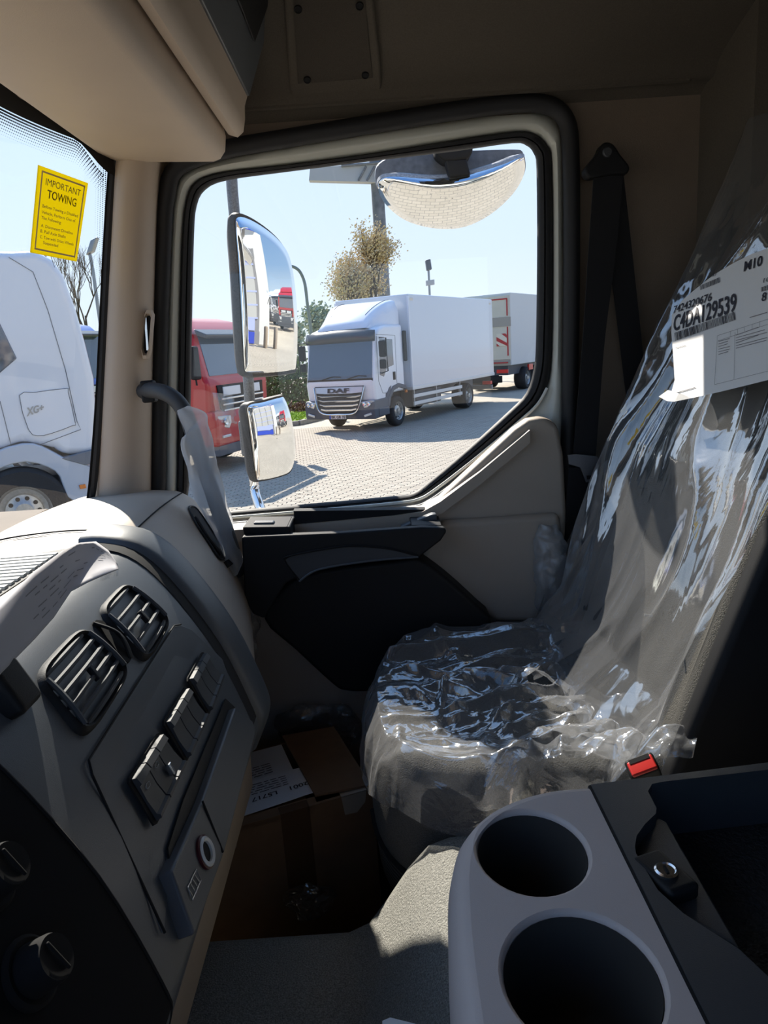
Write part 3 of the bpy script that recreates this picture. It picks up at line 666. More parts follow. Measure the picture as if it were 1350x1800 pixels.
for i, (l, r) in enumerate(zip(LE, RE)):
    y = 1.335; a_, b_ = A(*l, y=y), A(*r, y=y - .005); m_ = (a_ + b_) / 2; hw = (b_ - a_) / 2
    rg.append([m_ + hw * math.cos(2 * math.pi * k / 20) + V((0, 1, 0)) * math.sin(2 * math.pi * k / 20) * (.028 + .004 * math.sin(i * 2.1)) for k in range(20)])
rg2 = [cr([rg[i][k] for i in range(len(rg))], 5) for k in range(20)]
rg3 = [[rg2[k][i] + V((1, -.5, 0)) * noise.noise(rg2[k][i] * 30) * .006 for k in range(20)] for i in range(len(rg2[0]))]
MB().loft([[r[k % 20] for k in range(8, 23)] for r in rg3], False).build('plastic_sleeve', sleeve_m, smooth=60, label='milky plastic sleeve wrapped round the black grab handle', cat='plastic wrap', fix=False)

# ================================================================== FLOOR TUNNEL, CONSOLE
def th(x): return 1.35 + .165 * sstep(-.085, .055, x) + .02 * sstep(.05, .3, x) - .10 * sstep(-.25, -.6, x) * 0
rings = []
for i in range(45):
    x = lerp(-.60, .72, i / 44); h = th(x); ye = .872 - .025 * sstep(-.05, .06, x); r = .045
    sec = [V((x, -.45, 1.12)), V((x, -.44, h - .04)), V((x, -.38, h)), V((x, 0, h + .004)), V((x, .4, h + .003)), V((x, ye - r, h))]
    for k in range(1, 7):
        a = k / 6 * math.pi / 2; sec.append(V((x, ye - r + r * math.sin(a), h - r + r * math.cos(a))))
    sec += [V((x, ye + .004, h - .12)), V((x, ye + .01, 1.10))]
    rings.append(sec)
struct(MB().loft(rings, False).build('engine_tunnel', carpet, smooth=60), 'grey carpet covered engine tunnel between the seats')
q = [A(px, py, z=1.545) for px, py in [(672, 1796), (686, 1790), (742, 1804), (740, 1825), (672, 1825)]]
MB().prism(q, (0, .0, .001)).build('paper_scrap', paper_m, label='small white paper scrap on the carpet at the bottom edge', cat='paper', smooth=None)

con = thing('centre_console', 'taupe and black centre console with two cup holders and a tray', 'console', (.2, .4, 1.5))
ZC = 1.76
ol = [(.165, .558), (.135, .557), (.105, .549), (.075, .532), (.052, .505), (.040, .470), (.034, .42), (.031, .36), (.030, .22), (.165, .22)]
olr = cr([(x, y, 0) for x, y in ol[:9]], 4) + [V((.165, .22, 0))]
def infl(pts, d):
    out = []
    for i, p in enumerate(pts[:-1]):
        t = pts[min(i + 1, len(pts) - 2)] - pts[max(i - 1, 0)]; n = V((t.y, -t.x, 0)).normalized()
        if i == 0: n = V((0, 1, 0))
        q = p + n * d * (1 if n.dot(V((-1, 1, 0))) > 0 else -1); q.x = min(q.x, .165); out.append(q)
    return out + [pts[-1].copy()]
cups = []
for cx, cy, rx, ry in ((.098, .4815, .0425, .0475), (.104, .366, .0485, .052)):
    cups.append((cx, cy, rx, ry))
def ell(cx, cy, rx, ry, z, n=40): return [V((cx + rx * math.cos(2 * math.pi * k / n), cy + ry * math.sin(2 * math.pi * k / n), z)) for k in range(n)]
b = MB()
tri_fill(b, [[V((p.x, p.y, ZC)) for p in infl(olr, -.008)]] + [ell(cx, cy, rx + .003, ry + .003, ZC) for cx, cy, rx, ry in cups])
b.build('cup_deck', greybeige, con, smooth=None)
prof = [(-.008, 0), (-.004, -.001), (.001, -.004), (.006, -.012), (.009, -.026), (.010, -.06), (.012, -.40)]
MB().loft([[V((p.x, p.y, ZC + dz)) for p in infl(olr, d)] for d, dz in prof], True).build('cup_body', greybeige, con, smooth=80)
for cx, cy, rx, ry in cups:
    rg = [(1.0, .003, 0), (1, .0012, -.0008), (1, 0, -.003), (.96, 0, -.03), (.88, 0, -.075), (.84, 0, -.082), (.4, 0, -.084), (.02, 0, -.084)]
    o = MB().loft([ell(cx, cy, rx * s_ + a, ry * s_ + a, ZC + dz) for s_, a, dz in rg], True, False).build('cup_holder', greybeige, con, smooth=60)
    MB().loft([ell(cx, cy, rx * s_, ry * s_, ZC + dz) for s_, dz in ((.985, -.004), (.958, -.030), (.878, -.0745), (.80, -.080), (.02, -.082))], True).build('cup_liner', M('cup_grey', (.052, .047, .043), .6, spec=.3), o, smooth=60)
# black storage half
ro = [(1139, 1391), (1146, 1378), (1165, 1374), (1350, 1353), (1900, 1290), (1900, 1810), (1350, 1716), (1299, 1668), (1202, 1606), (1156, 1564), (1118, 1500), (1116, 1488), (1119, 1469), (1134, 1448), (1153, 1430), (1154, 1420)]
rec = [A(px, py, z=ZC) for px, py in ro]; rec = [V((min(p.x, .56), min(p.y, .60), ZC)) for p in rec]
outb = [V((.168, .559, ZC)), V((.334, .574, ZC)), V((.60, .612, ZC)), V((.60, .15, ZC)), V((.168, .15, ZC))]
b = MB(); tri_fill(b, [outb, rec])
recl = [V((p.x, p.y, ZC - .006)) for p in rec]; recb = [V((p.x, p.y, ZC - .055)) for p in rec]
b.loft([rec, recl, recb], True)
b.loft([outb, [p + V((0, 0, -.004)) for p in [V((.1655, .5605, ZC)), V((.334, .5765, ZC)), V((.60, .6145, ZC)), V((.60, .15, ZC)), V((.1655, .15, ZC))]], [p + V((0, 0, -.30)) for p in outb]], True)
tr = b.build('storage_box', dark, con, smooth=30)
b = MB(); tri_fill(b, [recb]); b.build('tray_mat', M('ribbed_mat', (.016, .016, .018), .7, bump=.9, bscale=260), tr, smooth=None)
rmp = [A(px, py, z=ZC - .012) for px, py in [(1156, 1436), (1172, 1444), (1300, 1664), (1206, 1610), (1160, 1566), (1120, 1498), (1122, 1470)]]
MB().prism(rmp, (0, 0, -.04)).build('latch_shelf', dark, tr, bevel=.002)
lc = A(1170, 1545, z=ZC - .004)
la = V((.012, -.022, 0)).normalized()
lb = MB().obox(A(1168, 1542, z=ZC - .006), (.0125, .004, 0), (.0075, -.020, 0), (0, 0, .007)).build('latch', black, tr, bevel=.004, seg=3)
kc = A(1171, 1531, z=ZC + .0015)
MB().lathe([(.0085, -.002), (.0085, .001), (.0070, .0022), (.0060, .0010), (.0001, .0010)], kc, (0, 0, 1), 24).build('lock_cylinder', chrome, lb, smooth=50)
MB().obox(kc + V((0, 0, .0014)), (.0010, 0, 0), (0, .0038, 0), (0, 0, .0004)).build('key_slot', hole_m, lb, smooth=None)
MB().tube([V((.1665, .558, ZC - .0015)), V((.1665, .16, ZC - .0015))], .0016, 6).build('console_seam', hole_m, con)

# ================================================================== PASSENGER SEAT
fabric = M('seat_fabric', (.095, .09, .08), .95, bump=.9, bscale=520, col2=(.19, .182, .162), vscale=700)
ribs = bpy.data.materials.new('ribbed_fabric'); ribs.use_nodes = True
N = ribs.node_tree.nodes; Lk = ribs.node_tree.links; p_ = N['Principled BSDF']; p_.inputs['Roughness'].default_value = .9
tc = N.new('ShaderNodeTexCoord'); wv = N.new('ShaderNodeTexWave'); wv.bands_direction = 'Z'; wv.inputs['Scale'].default_value = 42; wv.inputs['Distortion'].default_value = .8
Lk.new(tc.outputs['Object'], wv.inputs['Vector']); rp = N.new('ShaderNodeValToRGB')
rp.color_ramp.elements[0].color = (.022, .021, .02, 1); rp.color_ramp.elements[1].color = (.17, .165, .15, 1)
Lk.new(wv.outputs['Fac'], rp.inputs[0]); Lk.new(rp.outputs[0], p_.inputs['Base Color'])
seat = thing('passenger_seat', 'dark fabric passenger seat under clear plastic', 'seat', (.25, 1.08, 1.10))
YC = 1.085
def D(a, s_=1.0, ex=0.0):                            # cushion outline: rounded front, flat rear
    ca, sa = math.cos(a), math.sin(a); hw = .262
    y = hw * math.copysign(abs(sa) ** .75, sa); x = -.275 * math.copysign(abs(ca) ** .62, ca)
    return V((.225 + x * s_ - ex * ca, YC + y * s_ + ex * sa, 0))
def seat_z(x, y):                                    # top of the cushion with raised side bolsters
    t = abs(y - YC) / .262
    return 1.562 + .030 * sstep(.45, .85, t) - .018 * sstep(.95, 1.15, t) + .012 * sstep(.12, -.03, x) - .02 * sstep(.2, .45, x)
na = 56; AN = [2 * math.pi * k / na for k in range(na)]
rg = [[D(a, .93) + V((0, 0, 1.325)) for a in AN], [D(a, .99) + V((0, 0, 1.34)) for a in AN], [D(a, 1.005) + V((0, 0, 1.41)) for a in AN]]
MB().loft(rg, True, True).build('cushion_skirt', ribs, seat, smooth=80)
rg = [[D(a, 1.0) + V((0, 0, 1.405)) for a in AN], [D(a, 1.012) + V((0, 0, 1.46)) for a in AN], [D(a, 1.0) + V((0, 0, 1.52)) for a in AN]]
for s_, dz in ((.97, -.020), (.93, -.006), (.88, 0), (.78, 0), (.65, 0), (.5, 0), (.3, 0), (.1, 0), (.01, 0)):
    rr_ = []
    for a in AN:
        p = D(a, s_); rr_.append(V((p.x, p.y, seat_z(p.x, p.y) + dz)))
    rg.append(rr_)
cush = MB().loft(rg, True).build('cushion', fabric, seat, smooth=80)
MB().tube(cr([D(a, 1.010) + V((0, 0, 1.408)) for a in AN], 1, True), .004, 6).build('cushion_piping', black, seat)
def bx(z): return .385 + .33 * (z - 1.62) + .14 * max(0, z - 1.95)
def bw(z): return .250 - .03 * sstep(2.2, 2.5, z) - .06 * sstep(2.5, 2.6, z)
rg = []
for i in range(22):
    z = lerp(1.50, 2.50, i / 21); w = bw(z); t_ = .105 * (1 - .5 * sstep(2.45, 2.60, z)); sec = []
    for k in range(40):
        a = 2 * math.pi * k / 40; ca, sa = math.cos(a), math.sin(a)
        y = w * math.copysign(abs(sa) ** .5, sa); x = -math.copysign(abs(ca) ** .5, ca) * t_ / 2
        if ca > 0: x -= .028 * sstep(.62, .86, abs(y) / w) * (1 - sstep(2.1, 2.4, z)) - .012 * sstep(.88, 1, abs(y) / w)
        sec.append(V((bx(z) + t_ / 2 + x + .012, YC + y, z)))
    rg.append(sec)
MB().loft(rg, True, True).build('backrest', fabric, seat, smooth=80)
MB().box(.02, .44, YC - .19, YC + .19, 1.10, 1.335).build('seat_base', black, seat, bevel=.02)
MB().obox((.36, YC - .275, 1.42), (.09, 0, .01), (0, .018, 0), (-.02, 0, .08)).build('side_cover', black, seat, bevel=.02, seg=3)
MB().prism([V((x, YC - .278, z)) for x, z in [(bx(1.50) - .03, 1.50), (bx(1.9) - .022, 1.9), (bx(2.3) - .005, 2.3), (bx(2.45) + .02, 2.45), (bx(2.45) + .10, 2.45), (bx(1.50) + .12, 1.50)]], (0, .036, 0)).build('side_bolster', black, seat, bevel=.012, seg=3)
MB().obox((.40, YC + .27, 1.60), (.025, 0, .0), (0, .012, 0), (.06, 0, .15)).build('side_bolster', black, seat, bevel=.01)

# ---- clear film over the cushion and the backrest (one loose cover)
cov = thing('seat_cover', 'crumpled clear plastic film over the passenger seat', 'plastic wrap', (.25, 1.08, 1.35))
def rg_n(p, s_=1.0, o=4): return noise.multi_fractal(p * s_, 1.0, 2.1, o)
def ridge(p): return (1 - abs(noise.noise(p))) ** 3
def backfilm(u, v):
    z = lerp(1.575, 2.50, v); y = lerp(YC - .275, YC + .305, u)
    q = V((y * 9 + .35 * noise.noise(V((z * 3, y * 3, 5))) * 4, z * 1.6 + 3, 1.7))
    f = ridge(q) * .034 + ridge(q * 2.1 + V((7, 1, 2))) * .014 * (.4 + sstep(1.9, 2.3, z)) + noise.noise(V((y * 26, z * 8, 4))) * .004 + noise.noise(V((y * 60, z * 45, 9))) * .002 * sstep(1.85, 2.2, z)
    e = abs(y - YC) / .29
    x = bx(z) - .012 - f * (.55 + .5 * sstep(.7, 1.0, e)) + .10 * max(0, e - .93) * 4 * .6
    x -= .020 * sstep(2.1, 1.6, z)                     # bellies away from the back lower down
    x -= .035 * sstep(.75, 1.0, u) * sstep(1.55, 1.8, z) * (1 - .3 * sstep(2.3, 2.6, z))
    if z < 1.66: x -= .05 * (1.66 - z) / .09
    return V((x, y + .010 * noise.noise(V((y * 6, z * 5, 2))), z))
MB().grid(backfilm, 150, 190).build('back_sheet', filmb_m, cov, smooth=180, fix=False)
def cush_base(u, v):
    a = lerp(math.radians(-172), math.radians(172), u); s_ = lerp(.02, 1.10, v ** .8)
    p = D(a, min(s_, 1.0), max(0, s_ - 1.0) * .12)
    return V((p.x, p.y, seat_z(p.x, p.y) + .005 - max(0, s_ - .93) * .55)), s_
rc = random.Random(17); FO = []
for k in range(22):                                  # long creases that fan out from the foot of the backrest
    x0, y0 = rc.uniform(.30, .46), rc.uniform(.90, 1.30); an_ = math.radians(rc.uniform(150, 250)); ln = rc.uniform(.16, .34)
    FO.append((x0 + math.cos(an_) * ln * .6, y0 + math.sin(an_) * ln * .6, math.cos(an_), math.sin(an_), rc.uniform(.010, .030), rc.uniform(.014, .040), ln))
for k in range(110):                                 # short sharp crumples everywhere
    an_ = rc.uniform(0, 2 * math.pi); FO.append((rc.uniform(-.06, .45), rc.uniform(.80, 1.36), math.cos(an_), math.sin(an_), rc.uniform(.003, .011), rc.uniform(.008, .022), rc.uniform(.03, .10)))
import numpy as np
NU, NVv = 300, 130
CB = [[cush_base(i / NU, j / NVv) for i in range(NU + 1)] for j in range(NVv + 1)]
PXY = np.array([[(p.x, p.y) for p, _ in r] for r in CB]); H_ = np.zeros(PXY.shape[:2])
for x0, y0, cx_, sy_, am, wd, ln in FO:
    dx, dy = PXY[..., 0] - x0, PXY[..., 1] - y0; t = dx * cx_ + dy * sy_; d = np.abs(-dx * sy_ + dy * cx_)
    H_ += .8 * am * np.clip(1 - d / wd, 0, 1) ** 1.3 * np.exp(-(t / ln) ** 2 * 2)
H_ = np.minimum(H_, .030 + .15 * np.maximum(H_ - .030, 0))
rows_ = []
for j in range(NVv + 1):
    rw = []
    for i in range(NU + 1):
        p, s_ = CB[j][i]; h = float(H_[j, i]) * (.75 + .25 * sstep(.0, .2, p.x)); q = V((p.x * 9, p.y * 9, 3))
        h += .010 * ridge(q) + .0025 * noise.noise(q * 4)
        o_ = V((p.x - .225, p.y - YC, 0)); o_ = o_.normalized() if o_.length > 1e-5 else V()
        rw.append(p + V((0, 0, h)) + o_ * (h * sstep(.9, 1.05, s_) * .5))
    rows_.append(rw)
MB().loft(rows_, False).build('cushion_sheet', film_m, cov, smooth=180, fix=False)
# loose flaps: gathered edge on the door side, hem on the near side
def flap(u, v):
    z = lerp(1.50, 2.40, v); q = V((u * 4, z * 2.2, 8))
    y = lerp(1.37, 1.405, u) + .012 * noise.noise(q) + .010 * ridge(q * 1.7); x = lerp(bx(z) - .050, bx(z) + .09, u) - .02 * sstep(1.9, 1.6, z) * (1 - u)
    return V((x + .012 * noise.noise(q + V((3, 3, 3))), y, z))
MB().grid(flap, 30, 90).build('side_flap', filmb_m, cov, smooth=180, fix=False)
def hem(u, v):
    a, c = A(lerp(700, 1215, u), lerp(1412, 1345, u) - 40 * math.sin(math.pi * u), y=lerp(.90, .79, u)), A(lerp(672, 1240, u), lerp(1380, 1310, u), y=lerp(.98, .86, u))
    q = V((u * 9, v * 2, 4)); p = a.lerp(c, v)
    return p + V((0, -.3, 1)) * (.014 * ridge(q) + .008 * noise.noise(q * 2.5)) + V((0, 0, .03 * math.sin(math.pi * v)))
MB().grid(hem, 120, 24).build('near_hem', film_m, cov, smooth=180, fix=False)
# short staple-like tag on the film
MB().obox(A(1140, 1082, y=1.0), (.0065, 0, -.0015), (0, .0008, 0), (0, 0, .0018)).build('white_tag', paper_m, cov, smooth=None)

# ---- paper label on the seat back
pn_ = V((-1, 0, .45)).normalized(); pp0 = V((bx(2.0) - .088, YC, 2.0))
def LP(px, py, e=0.0): return AP(px, py, pp0 + pn_ * e, pn_)
ql = [LP(1176, 528), LP(1398, 452), LP(1398, 654), LP(1172, 704)]
outl = [(1181, 553), (1200, 527), (1225, 506), (1256, 482), (1290, 462), (1320, 447), (1350, 436), (1398, 424), (1398, 657), (1350, 668), (1265, 689), (1215, 700), (1185, 706), (1172, 705), (1170, 702), (1180, 690), (1186, 668), (1183, 620), (1180, 585)]
b = MB(); tri_fill(b, [[LP(px, py) for px, py in outl]])
lab = b.build('label_sheet', paper_m, label='white printed label sheet on the wrapped seat back', cat='paper', smooth=None)
MB().add([LP(1215, 700), LP(1185, 706), LP(1172, 705), LP(1170, 702) + pn_ * .012, LP(1180, 688) + pn_ * .006, LP(1195, 690)], [(0, 1, 2, 3, 4, 5)]).build('curled_corner', paper_m, lab)
def lf(e): return lambda u, v: bil([LP(1176, 528, e), LP(1398, 452, e), LP(1398, 654, e), LP(1172, 704, e)], u, v)
b = MB(); f1 = lf(.0012)
def PX(px, py):                                     # pixel on the sheet -> (u, v) of ql, solved iteratively
    u, v = .5, .5; t = LP(px, py)
    for _ in range(25):
        e = t - bil(ql, u, v); du = bil(ql, u + .01, v) - bil(ql, u - .01, v); dv = bil(ql, u, v + .01) - bil(ql, u, v - .01)
        u += e.dot(du) / du.length_squared * .02 * .8; v += e.dot(dv) / dv.length_squared * .02 * .8
    return u, v
def row(body, p0, p1, hpx, bold=.0):
    """text between two baseline pixels"""
    a_, c_ = LP(*p0, .0012), LP(*p1, .0012); up = (LP(p0[0] + 2, p0[1] - hpx, .0012) - a_)
    vs, fs = text2d(body, bold); MB().add([a_.lerp(c_, x) + up * y for x, y in vs], fs).build('lettering', ink, lab, smooth=None, fix=False)
row('C4DA129539', (1183, 582), (1294, 546), 27, .02)
row('7424320676', (1183, 551), (1250, 528), 13, .012)
row('M10', (1307, 477), (1339, 466), 17, .02)
row('81', (1338, 530), (1352, 526), 15, .012); row('10', (1341, 497), (1352, 494), 8, 0)
row('R1', (1251, 487), (1258, 484), 5, .01)
b = MB(); rr = random.Random(11)
def bars(p0, p1, q1, q0, n):
    q = [LP(*p, .0012) for p in (p0, p1, q1, q0)]; u = 0.0; b = MB()
    while u < 1:
        w = rr.choice((.4, .4, .8)) / n; b.add([bil(q, u, 0), bil(q, min(1, u + w), 0), bil(q, min(1, u + w), 1), bil(q, u, 1)], [(0, 1, 2, 3)]); u += w + rr.choice((.4, .5, .8)) / n
    b.build('bar_code', ink, lab, smooth=None, fix=False, kind='stuff')
bars((1185, 585), (1291, 548), (1293, 562), (1187, 599), 55)
bars((1230, 502), (1265, 487), (1266, 496), (1231, 510), 22); bars((1338, 505), (1352, 500), (1352, 509), (1338, 513), 8)
b = MB()
def line(p0, p1, w=.5):
    a_, c_ = LP(*p0, .0012), LP(*p1, .0012); b.tube([a_, c_], .0004 * w, 4, False)
for p0, p1 in (((1261, 590), (1398, 545)), ((1262, 599), (1398, 554)), ((1261, 590), (1256, 676)), ((1292, 584), (1290, 666)), ((1256, 676), (1398, 640)), ((1284, 582), (1284, 592)), ((1296, 578), (1297, 588)), ((1308, 575), (1309, 584)), ((1322, 570), (1322, 579)), ((1335, 565), (1335, 575))): line(p0, p1)
for k in range(6):
    if k < 6: line((1263, 600 + k * 4.6), (1263 + rr.uniform(15, 20), 600 + k * 4.6 - 5), 1.1)
for k in range(6): line((1294, 589 + k * 4.6), (1294 + rr.uniform(35, 55), 589 + k * 4.6 - 14), 1.1)
line((1187, 691), (1222, 681), 1.6); line((1318, 558), (1348, 549), 1.4); line((1187, 612), (1205, 607), 1.2)
b.build('form_lines', ink_f, lab, smooth=None, fix=False, kind='stuff')

# ================================================================== SEAT BELT
belt = thing('seat_belt', 'black passenger seat belt hanging from the rear pillar', 'seat belt', tuple(A(990, 1080, y=1.46)))
def strap(rows, name):
    L0 = cr([A(a, y_, y=d) for a, _, y_, d in rows], 4); R0 = cr([A(c_, y_, y=d + .004) for _, c_, y_, d in rows], 4)
    mb = MB(); mb.loft([L0, R0, [p + V((0, .002, 0)) for p in R0], [p + V((0, .002, 0)) for p in L0], L0], False); return mb.build(name, webbing, belt, smooth=None)
strap([(1044, 1096, 300, 1.435), (1034, 1082, 450, 1.432), (1025, 1064, 590, 1.428), (1016, 1055, 700, 1.425), (1007, 1047, 806, 1.42)], 'webbing')
strap([(1052, 1096, 306, 1.445), (1068, 1110, 430, 1.45), (1084, 1124, 560, 1.452), (1100, 1138, 690, 1.455), (1120, 1160, 860, 1.456)], 'webbing')
strap([(1000, 1040, 822, 1.43), (994, 1036, 900, 1.44), (986, 1020, 1000, 1.452), (978, 1006, 1075, 1.456)], 'webbing')
an = [(1068, 249), (1080, 254), (1092, 272), (1105, 288), (1107, 298), (1100, 306), (1078, 306), (1050, 311), (1036, 312), (1029, 303), (1032, 292), (1050, 270), (1058, 254)]
ao = MB().prism(cr([A(px, py, y=1.425) for px, py in an], 3, True), (0, .03, 0)).build('anchor_guide', black, belt, bevel=.005, seg=3)
MB().lathe([(.009, 0), (.009, .004), (.007, .006), (.0001, .006)], A(1067, 268, y=1.424), (0, -1, 0), 20).build('anchor_bolt', dark, ao)
MB().tube([A(1002, 806, y=1.418), A(1050, 808, y=1.418)], .0065, 8).build('latch_grip', black, belt)
tg = [(998, 800), (1012, 798), (1050, 802), (1054, 812), (1044, 820), (1040, 832), (1043, 846), (1030, 848), (1026, 836), (1020, 822), (1000, 816)]
MB().prism([A(px, py, y=1.408) for px, py in tg], (0, .003, 0)).build('latch_tongue', M('dull_steel', (.14, .14, .15), .45, .6), belt, bevel=.0006)
MB().prism([A(px, py, y=1.4075) for px, py in [(1031, 836), (1039, 836), (1040, 842), (1032, 843)]], (0, .001, 0)).build('tongue_slot', hole_m, belt, smooth=None)
# frosted bag tucked behind the belt
def bag(cx, cy, w, h, y, d, sd):
    def fn(u, v):
        a = 2 * math.pi * u; t = v * math.pi; r = max(.02, math.sin(t)) ** .45
        px = cx + w / 2 * math.cos(a) * r; py = cy - h / 2 * math.cos(t)
        p = A(px, py, y=y + d * math.sin(a) * r); q = p * 22 + V((sd, 0, 0))
        return p + V((noise.noise(q), noise.noise(q + V((9, 0, 0))), noise.noise(q + V((0, 9, 0))))) * .013 + V((noise.noise(q * 2.7), noise.noise(q * 2.7 + V((3, 3, 3))), noise.noise(q * 2.7 + V((7, 1, 5))))) * .007
    return MB().grid(fn, 40, 40)
bag(966, 1005, 58, 160, 1.40, .02, 3).build('plastic_bag', bag_m, label='frosted plastic bag stuffed between door and seat', cat='plastic bag', smooth=180, fix=False)
# buckle
bk = thing('seat_belt_buckle', 'black seat belt buckle with red release button beside the console', 'buckle', tuple(A(1125, 1380, y=.72)))
c = A(1128, 1345, y=.70); az = V((-.35, -.45, .82)).normalized(); ax = V((.93, -.05, .36)); ax = (ax - az * ax.dot(az)).normalized(); ay = az.cross(ax)
MB().obox(c - az * .030, ax * .0165, ay * .0115, az * .032).build('buckle_body', black, bk, bevel=.004, seg=3)
MB().obox(c + az * .002 + ay * -.002, ax * .0145, ay * .0085, az * .003).build('release_button', red_p, bk, bevel=.002)
MB().obox(c + az * .0045 + ay * .005, ax * .0115, ay * .0025, az * .001).build('buckle_slot', hole_m, bk, smooth=None)
MB().tube([c - az * .06, c - az * .12 + V((.05, 0, -.03))], .008, 8).build('buckle_stalk', black, bk)

# ================================================================== BOX IN THE FOOTWELL
th_ = math.radians(20); ex, ey = V((math.cos(th_), math.sin(th_), 0)), V((-math.sin(th_), math.cos(th_), 0))
R0 = V((-.052, 1.105, 0)); BW_, BD, BT = .31, .22, 1.40
def bp(a, d, z): return R0 - ex * a + ey * d + V((0, 0, z))
bxo = thing('cardboard_box', 'brown cardboard box in the passenger footwell', 'box', tuple(bp(.15, .1, 1.10)))
b = MB(); t_ = .006
for a0, a1, d0, d1 in ((0, BW_, 0, t_), (0, BW_, BD - t_, BD), (0, t_, t_, BD - t_), (BW_ - t_, BW_, t_, BD - t_)):
    b.prism([bp(a0, d0, 1.101), bp(a1, d0, 1.101), bp(a1, d1, 1.101), bp(a0, d1, 1.101)], (0, 0, BT - 1.101))
b.prism([bp(0, 0, 1.101), bp(BW_, 0, 1.101), bp(BW_, BD, 1.101), bp(0, BD, 1.101)], (0, 0, .005)).build('box_walls', card_m, bxo, smooth=None)
MB().prism([bp(.002, .004, BT + .002), bp(.10, .012, BT + .006), bp(.11, BD * 1.0, BT + .012), bp(.004, BD, BT + .004)], (0, 0, .004)).build('box_flap', card_m, bxo, smooth=None)
MB().prism([bp(.10, .0, BT - .010), bp(BW_ - .004, .0, BT - .010), bp(BW_ - .004, .02, BT - .006), bp(.10, .02, BT - .006)], (0, 0, .008)).build('box_lip', card_m, bxo, smooth=None)
b = MB().prism([bp(.115, -.0012, BT - .16), bp(.165, -.0012, BT - .16), bp(.165, -.0012, BT), bp(.115, -.0012, BT)], ey * .001)
b.prism([bp(.115, -.001, BT), bp(.165, -.001, BT), bp(.165, .03, BT + .001), bp(.115, .03, BT + .001)], (0, 0, .001)).build('packing_tape', card_dk, bxo, smooth=None)
for a0, a1, dz in ((.012, .058, .035), (.238, .292, .055)):
    b = MB().prism([bp(a0, -.0016, BT), bp(a1, -.0016, BT), bp(a1 - .004, -.0016, BT - dz), bp(a0 + .02, -.0016, BT - dz * 1.05), bp(a0 + .004, -.0016, BT - dz * .6)], ey * .001)
    b.prism([bp(a0, -.0016, BT + .001), bp(a1, -.0016, BT + .001), bp(a1, .022, BT + .0015), bp(a0, .022, BT + .0015)], (0, 0, .0008)).build('tape_patch', maskt, bxo, smooth=None)
for k, (a0, a1, d0, d1, z) in enumerate(((.115, .285, .10, .21, BT + .0015), (.095, .285, .012, .112, BT + .004))):
    q = [bp(a0, d1, z + .001), bp(a1, d1, z), bp(a1 + .01, d0, z), bp(a0, d0 + .015, z + .001)]
    sh_ = MB().prism(q, (0, 0, .0008)).build('document', paper_m, smooth=None, cat='paper', label=['white document sheet lying at the back inside the cardboard box', 'printed delivery document on the near side of the cardboard box'][k])
    b = MB(); rr = random.Random(k)
    qt = [q[3], q[2], q[1], q[0]]                      # read from the far side: upside down for us
    fnq = lambda u, v: bil(qt, u, v) + V((0, 0, .0016))
    if k == 1:
        for s_, u0, u1 in (('2001', .03, .20), ('L5717', .32, .55), ('L554751', .62, .95)): put_text(MB(), s_, fnq, u0, u1, .42, .12, .01).build('lettering', ink, sh_, smooth=None, fix=False)
    for ln in range(5):
        v = (.52 if k else .12) + ln * .075; u = .2
        while u < .85:
            w = rr.uniform(.04, .10); b.add([fnq(u, v), fnq(u + w, v), fnq(u + w, v + .02), fnq(u, v + .02)], [(0, 1, 2, 3)]); u += w + .02
    b.build('print_lines', ink, sh_, smooth=None, fix=False, kind='stuff')
bag(560, 1280, 150, 80, 1.40, .03, 8).build('plastic_bag', dfilm_m, label='clear empty plastic bag behind the cardboard box', cat='plastic bag', smooth=180, fix=False)
bag(432, 1130, 34, 150, 1.34, .02, 14).build('plastic_bag', dfilm_m, label='clear crumpled film strip hanging between dashboard and door', cat='plastic bag', smooth=180, fix=False)
bag(545, 1585, 80, 60, 1.0, .03, 21).build('plastic_bag', dfilm_m, label='clear film scrap in front of the cardboard box', cat='plastic bag', smooth=180, fix=False)

# ================================================================== OUTSIDE MIRRORS
arm_m = M('speckled_arm', (.17, .18, .19), .45, .3, var=.35, vscale=260)
mp_ = thing('mirror_arm', 'grey tubular mirror arm standing outside the door window', 'mirror arm', (-.34, 1.95, 1.75))
MB().tube(cr([A(404, 200, y=1.96), A(408, 330, y=1.96), A(424, 500, y=1.96), A(438, 690, y=1.96), A(446, 840, y=1.96)], 3), .0145, 12).build('arm_upper', arm_m, mp_)
MB().tube(cr([A(446, 838, y=1.955), A(448, 862, y=1.95), A(453, 880, y=1.92), A(462, 905, y=1.85), A(470, 925, y=1.6)], 3), .0135, 12).build('arm_lower', chrome, mp_)
def mirror(name, label, px_out, c, n, R, depth, back=None, rim=.06):
    root = thing(name, label, 'mirror', tuple(c)); c = V(c); n = V(n).normalized()
    o_ = cr([AP(px, py, c, n) for px, py in px_out], 4, True); ctr = sum(o_, V()) / len(o_)
    hous = []
    for s_, e in ((1.0, .0), (1 + rim * .75, .001), (1 + rim, -.010), (1 + rim * .5, -depth * .5), (.90, -depth * .85), (.6, -depth), (.05, -depth * 1.02)):
        hous.append([ctr + (p - ctr) * s_ + n * e for p in o_])
    MB().loft(hous, True).build('housing', back or M('speckled_housing', (.035, .035, .036), .6, var=.8, vscale=420), root, smooth=50)
    gl = []
    rmax = max((p - ctr).length for p in o_)
    for s_ in (1.0, .85, .7, .55, .4, .25, .1, .01):
        gl.append([ctr + (p - ctr) * s_ + n * (.002 + (rmax ** 2 - ((p - ctr).length * s_) ** 2) / (2 * R) * 1.0) for p in o_])
    gl.insert(0, [p - n * .002 for p in o_])
    MB().loft(gl, True).build('mirror_glass', mirror_m, root, smooth=180)
    return root
